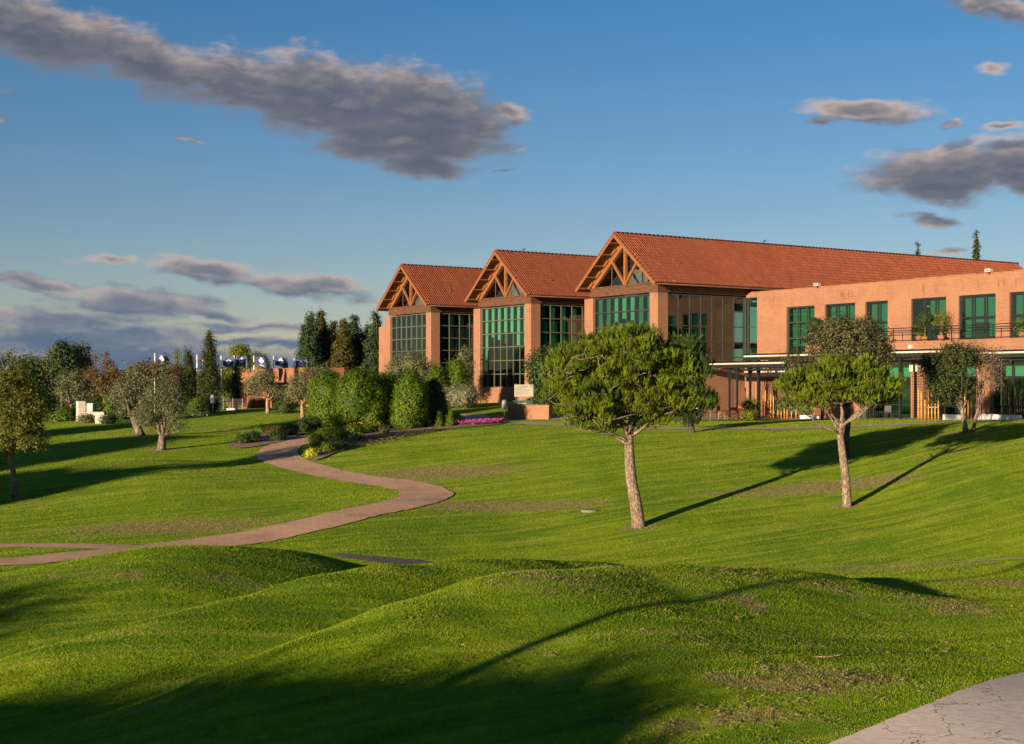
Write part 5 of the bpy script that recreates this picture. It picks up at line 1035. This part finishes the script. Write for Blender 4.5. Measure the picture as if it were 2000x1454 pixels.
def planter(pa, pb, py, h, label):
    a, b = hit(pa, py), hit(pb, py); d = b - a; L = math.hypot(d.x, d.y); o = thing('planter_box', label, 'planter', (a.x, a.y, min(a.z, b.z)), math.atan2(d.y, d.x)); n = max(1, round(L / 1.1))
    for i in range(n): MB().box(L * i / n + .01, 0, -.1, L * (i + 1) / n - .01, .5, h).build('box', M['white'], o)
    MB().box(.05, .05, h - .06, L - .05, .45, h + .01).build('soil', M['mulch'], o)
planter(1841, 1863, 821, .34, 'short white planter box right of the middle bamboo poles'); planter(1905, 1981, 820, .34, 'long white planter box at the right'); planter(1562, 1600, 820, .30, 'cream planter box under the smaller pine')
def director_chair(label, group=None):
    o = thing('director_chair', label, 'chair', (0, 0, 0), 0, group); w_, d = .54, .42
    MB().box(-w_ / 2, -d / 2, .44, w_ / 2, d / 2, .455).build('seat', M['canvas'], o); MB().box(-w_ / 2, d / 2 - .01, .66, w_ / 2, d / 2 + .01, .88).build('backrest', M['canvas'], o)
    for s_ in (-1, 1):
        MB().bar((s_ * w_ / 2, d / 2, .0), (s_ * w_ / 2, d / 2, .92), .035, .035).build('back_post', M['wood'], o)
        MB().bar((s_ * w_ / 2, -d / 2, .0), (s_ * w_ / 2, -d / 2, .64), .035, .035).build('front_post', M['wood'], o)
        MB().box(s_ * w_ / 2 - .025, -d / 2 - .04, .64, s_ * w_ / 2 + .025, d / 2, .665).build('armrest', M['wood'], o)
        MB().bar((-s_ * w_ / 2, -d / 2 - .02, .06), (s_ * w_ / 2, -d / 2 - .02, .43), .025, .035).build('cross_leg', M['wood'], o)
        MB().bar((-s_ * w_ / 2, d / 2 + .03, .06), (s_ * w_ / 2, d / 2 + .03, .43), .025, .035).build('cross_leg', M['wood'], o)
    return o
def copy_tree(o, label, loc, rz):
    c = o.copy(); COL.objects.link(c); c.location = loc; c.rotation_euler = (0, 0, rz); c['label'] = label
    for ch in o.children:
        d = ch.copy(); COL.objects.link(d); d.parent = c
        for g_ in ch.children:
            e = g_.copy(); COL.objects.link(e); e.parent = d
    return c
ch0 = director_chair('red canvas chair seen side-on, left of the pergola strut', 'red canvas chairs'); ch0.location = hit(1411, 821); ch0.rotation_euler = (0, 0, 1.25)
copy_tree(ch0, 'red canvas chair with its back to the lawn between the pergola posts', hit(1430, 821), 3.14 + BR - .4); copy_tree(ch0, 'red canvas chair beside the climber on the thick post', hit(1452, 818), 2.6)
def table(label, p, top='white', wd=.75):
    o = thing('terrace_table', label, 'table', p, .4); MB().tube([(0, 0, .70), (0, 0, .735)], wd / 2, 16).build('tabletop', M[top], o); MB().tube([(0, 0, .03), (0, 0, .70)], .03, 8).build('pedestal', M['dark'], o); MB().tube([(0, 0, 0), (0, 0, .03)], .2, 12).build('foot', M['dark'], o); return o
table('small round table between the red chairs', hit(1443, 819), 'wood'); table('small white round table at the left end of the terrace', hit(1367, 818)); table('small table behind the dry shrub under the long pergola', hit(1712, 817), 'wood'); table('white table inside near the middle bamboo poles', hit(1822, 818))
def cafe_chair(label, group=None):
    o = thing('terrace_chair', label, 'chair', (0, 0, 0), 0, group)
    MB().box(-.22, -.22, .43, .22, .22, .47).build('seat', M['dark'], o); MB().box(-.22, .20, .50, .22, .235, .88).build('backrest', M['dark'], o)
    for a in (-1, 1):
        for b in (-1, 1): MB().bar((a * .2, b * .2, 0), (a * .2, b * .2, .43 if b < 0 else .86), .025, .025).build('leg', M['dark'], o)
    return o
cc0 = cafe_chair('dark chair at the table behind the dry shrub, left one', 'dark terrace chairs'); cc0.location = hit(1702, 818); cc0.rotation_euler = (0, 0, 1.2)
for px, py, rz, lb in ((1722, 818, 4.2, 'dark chair at the table behind the dry shrub, right one'), (1737, 819, 2.5, 'dark chair left of the pergola post near the cream box'), (1376, 819, 2.0, 'dark chair beside the white round table at the left end'), (1398, 818, 4.0, 'dark chair behind the ball-headed little tree')): copy_tree(cc0, lb, hit(px, py), rz)
# sign board, bench, waste bin, low wall by the terrace path
p = hit(1023, 806); k = p.y / F
sg = thing('notice_board', 'cream notice board with a blue square logo beside the largest pine', 'sign', p, .06)
W2 = 18.5 * k; zt, zb = (HY - 751.5) * k + EYE - p.z, (HY - 775) * k + EYE - p.z
for s_ in (-1, 1): MB().bar((s_ * (W2 - .12), .03, -.1), (s_ * (W2 - .12), .03, zt + .10), .05, .05).build('post', M['frame_lt'], sg)
pn = MB().box(-W2, -.03, zb, W2, .0, zt).build('panel', M['sign'], sg)
mb = MB(); hgt = zt - zb; mb.box(-W2 * .55, -.036, zt - hgt * .16, W2 * .45, -.031, zt - hgt * .12)
for i, (a, b) in enumerate([(.9, .35), (.9, -.25), (.9, .55), (.9, .65), (.9, -.1), (.9, .6), (.9, -.35)]): z = zt - hgt * (.26 + .095 * i); mb.box(-W2 * a, -.036, z, W2 * b, -.031, z + hgt * .022)
mb.build('lettering', M['ink'], pn); MB().box(W2 * .70, -.037, zt - hgt * .24, W2 * .90, -.031, zt - hgt * .04).build('logo', M['blue'], pn); MB().box(W2 * .76, -.043, zt - hgt * .19, W2 * .84, -.0375, zt - hgt * .09).build('logo_mark', M['white'], pn)
p = hit(1020, 806); bn = thing('bench', 'dark green bench just below the notice board', 'bench', (p.x, p.y - .6, gz(p.x, p.y - .6)), .05)
MB().box(-.75, -.05, .50, .75, 0, .92).build('backrest', M['greenpaint'], bn); MB().box(-.75, 0, .40, .75, .42, .45).build('seat', M['greenpaint'], bn)
for s_ in (-1, 1):
    MB().bar((s_ * .62, 0, 0), (s_ * .62, -.03, .9), .05, .05).build('leg', M['dark'], bn); MB().bar((s_ * .62, .38, 0), (s_ * .62, .38, .42), .05, .05).build('leg', M['dark'], bn)
mb = MB()
for i in range(6): mb.box(-.32 + i * .11, -.056, .68, -.25 + i * .11, -.051, .75)
mb.build('lettering', M['cream'], bn)
a, b = hit(991, 820), hit(1072, 820); d = b - a
lw = thing('low_brick_wall', 'low brown brick wall below the notice board, partly behind the largest pine', 'wall', (a.x, a.y, a.z), math.atan2(d.y, d.x)); L = math.hypot(d.x, d.y)
MB().box(0, 0, -.4, L, .35, .98).build('wall_body', M['brick'], lw); MB().box(-.03, -.03, .98, L + .03, .38, 1.03).build('coping', M['stucco'], lw)
def bin_(px, py, label, h=1.05):
    p = hit(px, py); o = thing('waste_bin', label, 'bin', p); MB().tube([(0, 0, -.05), (0, 0, h - .3)], .03, 8).build('post', M['greypl'], o); MB().tube([(.0, -.10, h - .62), (0, -.10, h - .55), (0, -.10, h - .1), (0, -.10, h)], [.16, .18, .19, .15], 12).build('drum', M['greypl'], o); MB().tube([(0, -.10, h), (0, -.10, h + .05)], [.19, .10], 12).build('lid', M['greypl'], o)
bin_(985, 818, 'grey post-mounted waste bin left of the low brick wall', 1.25)
bin_(416, 812, 'grey waste bin in front of the tallest cypress', 1.5)
# flags
FL = [(302.5, 690.5, 116, 24, 0), (385, 693, 117, 24, 1), (432, 695, 119, 24, 2), (457.5, 694.5, 120, 24, 3), (496, 695, 134, 25, 4), (534.5, 695, 136, 26, 5), (574.5, 700, 138, 24, 6)]
names = ['first flag from the left, beside the thin cypress', 'flag partly behind the tallest cypress, on its left', 'flag peeking out right of the tallest cypress', 'flag on the pole at the ivy-clad column', 'flag over the left part of the gatehouse', 'flag over the middle of the gatehouse', 'mostly hidden flag beside the conifers']
for (px, top, Y, fw, i), nm in zip(FL, names):
    b = on(px, Y); k = Y / F; h = (HY - top) * k + EYE - b.z; o = thing('flagpole', 'white pole with navy flag: ' + nm, 'flagpole', b, 0, 'flagpoles with navy flags')
    MB().tube([(0, 0, -.1), (0, 0, h)], [.075, .055], 8).build('pole', M['white'], o)
    Wd, Hh = fw * k, 17 * k; z0 = h - .1 - Hh; nx_ = 14; ny_ = 6; V, Fc = [], []
    ph = i * 1.3
    def fp(s_, t, off=0): 
        y = .22 * math.sin(s_ * 7 + ph + t * 1.2) * s_ + .05; return (.12 + Wd * s_ * .97, y - off, z0 + Hh * t - .22 * s_ * Wd * .35 + .10 * math.sin(s_ * 6 + ph) * s_ - (.35 + .1 * (i % 3)) * s_ * (1 - t) * .4)
    for j in range(ny_ + 1):
        for q in range(nx_ + 1): V.append(fp(q / nx_, j / ny_))
    Fc = [(j * (nx_ + 1) + q, j * (nx_ + 1) + q + 1, (j + 1) * (nx_ + 1) + q + 1, (j + 1) * (nx_ + 1) + q) for j in range(ny_) for q in range(nx_)]
    fl = MB().add(V, Fc, True).build('flag', M['blue'], o); em = MB()
    N = 6; V = []
    for j in range(N + 1):
        for q in range(N + 1):
            a_, b_ = q / N - .5, j / N - .5; s_, t_ = .50 + (a_ + b_) * .24, .60 + (b_ - a_) * .34; V.append(fp(s_, t_, .09))
    em.add(V, [(j * (N + 1) + q, j * (N + 1) + q + 1, (j + 1) * (N + 1) + q + 1, (j + 1) * (N + 1) + q) for j in range(N) for q in range(N)])
    new_obj('emblem', em.mesh('emblem'), M['white'], fl)
    bm_ = MB()
    for q in range(6): s0 = .30 + q * .07; bm_.add([fp(s0, .08, .09), fp(s0 + .05, .08, .09), fp(s0 + .05, .15, .09), fp(s0, .15, .09)], [(0, 1, 2, 3)])
    new_obj('flag_lettering', bm_.mesh('flag_lettering'), M['white'], fl); dt = MB().add([fp(.46, .56, .11), fp(.54, .56, .11), fp(.54, .68, .11), fp(.46, .68, .11)], [(0, 1, 2, 3)]); new_obj('emblem_mark', dt.mesh('emblem_mark'), M['blue'], fl)
# pale stone blocks at left
def block(name, label, px0, px1, top, py, Y, dp, rz=0.0, m='stone'):
    b = on((px0 + px1) / 2, Y); k = Y / F; w_ = (px1 - px0) * k; h = (HY - top) * k + EYE - b.z
    me = MB().box(-w_ / 2, 0, -.3, w_ / 2, dp, h); o = me.build(name, M[m], None, b); o.rotation_euler = (0, 0, rz); md = o.modifiers.new('bevel', 'BEVEL'); md.width = .04; md.segments = 2; tag(o, label, 'stone block'); return o
block('stone_block', 'taller upright pale stone block at the left, beside the clipped bush', 152, 168, 784, 811, 104, .6, .5); block('stone_block', 'shorter upright stone block right of the taller one', 169, 183, 788, 808, 105.5, .5)
block('stone_block', 'flat stone ledge at the foot of the upright blocks', 160, 203, 805, 812, 103, 1.0, .1); block('stone_block', 'long low stone wall piece in front of the clipped bush', 187, 221, 811, 827, 99.5, .5, .25)
block('stone_block', 'small white slab on the lawn left of the gatehouse', 442, 459, 797.5, 800, 110, .6)
# little mesh fence beside the gatehouse
b = on(436, 116); fn = thing('wire_fence', 'low grey wire fence behind the tallest cypress', 'fence', b, 0)
for i in range(4): MB().bar((-.8 + i * .8, 0, -.2), (-.8 + i * .8, 0, .95), .05, .05).build('fence_post', M['greypl'], fn)
mb = MB()
for j in range(7): mb.bar((-.8, 0, .1 + j * .13), (1.6, 0, .1 + j * .13), .012, .012)
mb.build('wires', M['greypl'], fn)
# drain cover in the lawn
p = hit(1152, 999); o = MB().tube([(0, 0, -.05), (0, 0, .05)], .36, 20).build('drain_cover', M['drain'], None, p); tag(o, 'flat round pale drain cover in the lawn left of the largest pine', 'drain cover')
# fallen twig
p = hit(1625, 1291); o = MB().tube([(-.28, 0, .06), (-.1, .02, .05), (.08, .0, .07), (.22, .03, .10)], [.008, .01, .009, .004], 5).build('fallen_twig', M['bark_tan'], None, p); o.rotation_euler = (0, 0, .1); tag(o, 'thin fallen twig lying on the near slope', 'twig')
# trees and a lamp post that stand behind the camera and throw the long shadows
SH = Vector((-sd.x, -sd.y, 0)).normalized()
def shadow_tree(name, label, x, y, h, r, m='dkgreen', fl=.5, low=.35, n=420):
    o = thing(name, label, 'tree', (x, y, gz(x, y)), 0, 'trees behind the camera'); lob = [(0, 0, h * (1 - fl / 2), r, r, h * fl / 2), (r * .5, 0, h * .6, r * .75, r * .75, h * .34), (-r * .5, .3, h * .62, r * .75, r * .75, h * .34)]
    me, cc = crown_mesh(lob, n, 30, .28, .55, (.3, 1), .5, .2, -1, .85); new_obj('crown', me, M[m], o); MB().tube([(0, 0, -.2), (.1, 0, h * .4), (0, 0, h * .8)], [.22, .18, .06], 8).build('trunk', M['bark_dark'], o)
for t_ in SHADOWERS: shadow_tree(*t_)

p = Vector((-9.3, 10.2, gz(-9.3, 10.2))); o = thing('lamp_post', 'slim lamp post left of the camera that throws the long thin shadow', 'lamp post', p)
MB().tube([(0, 0, -.2), (0, 0, 3), (0, 0, 5.2)], [.11, .085, .07], 10).build('post', M['dark'], o); MB().tube([(0, 0, 5.2), (0, 0, 5.25), (0, 0, 5.4)], [.07, .16, .12], 12).build('lamp_head', M['dark'], o)
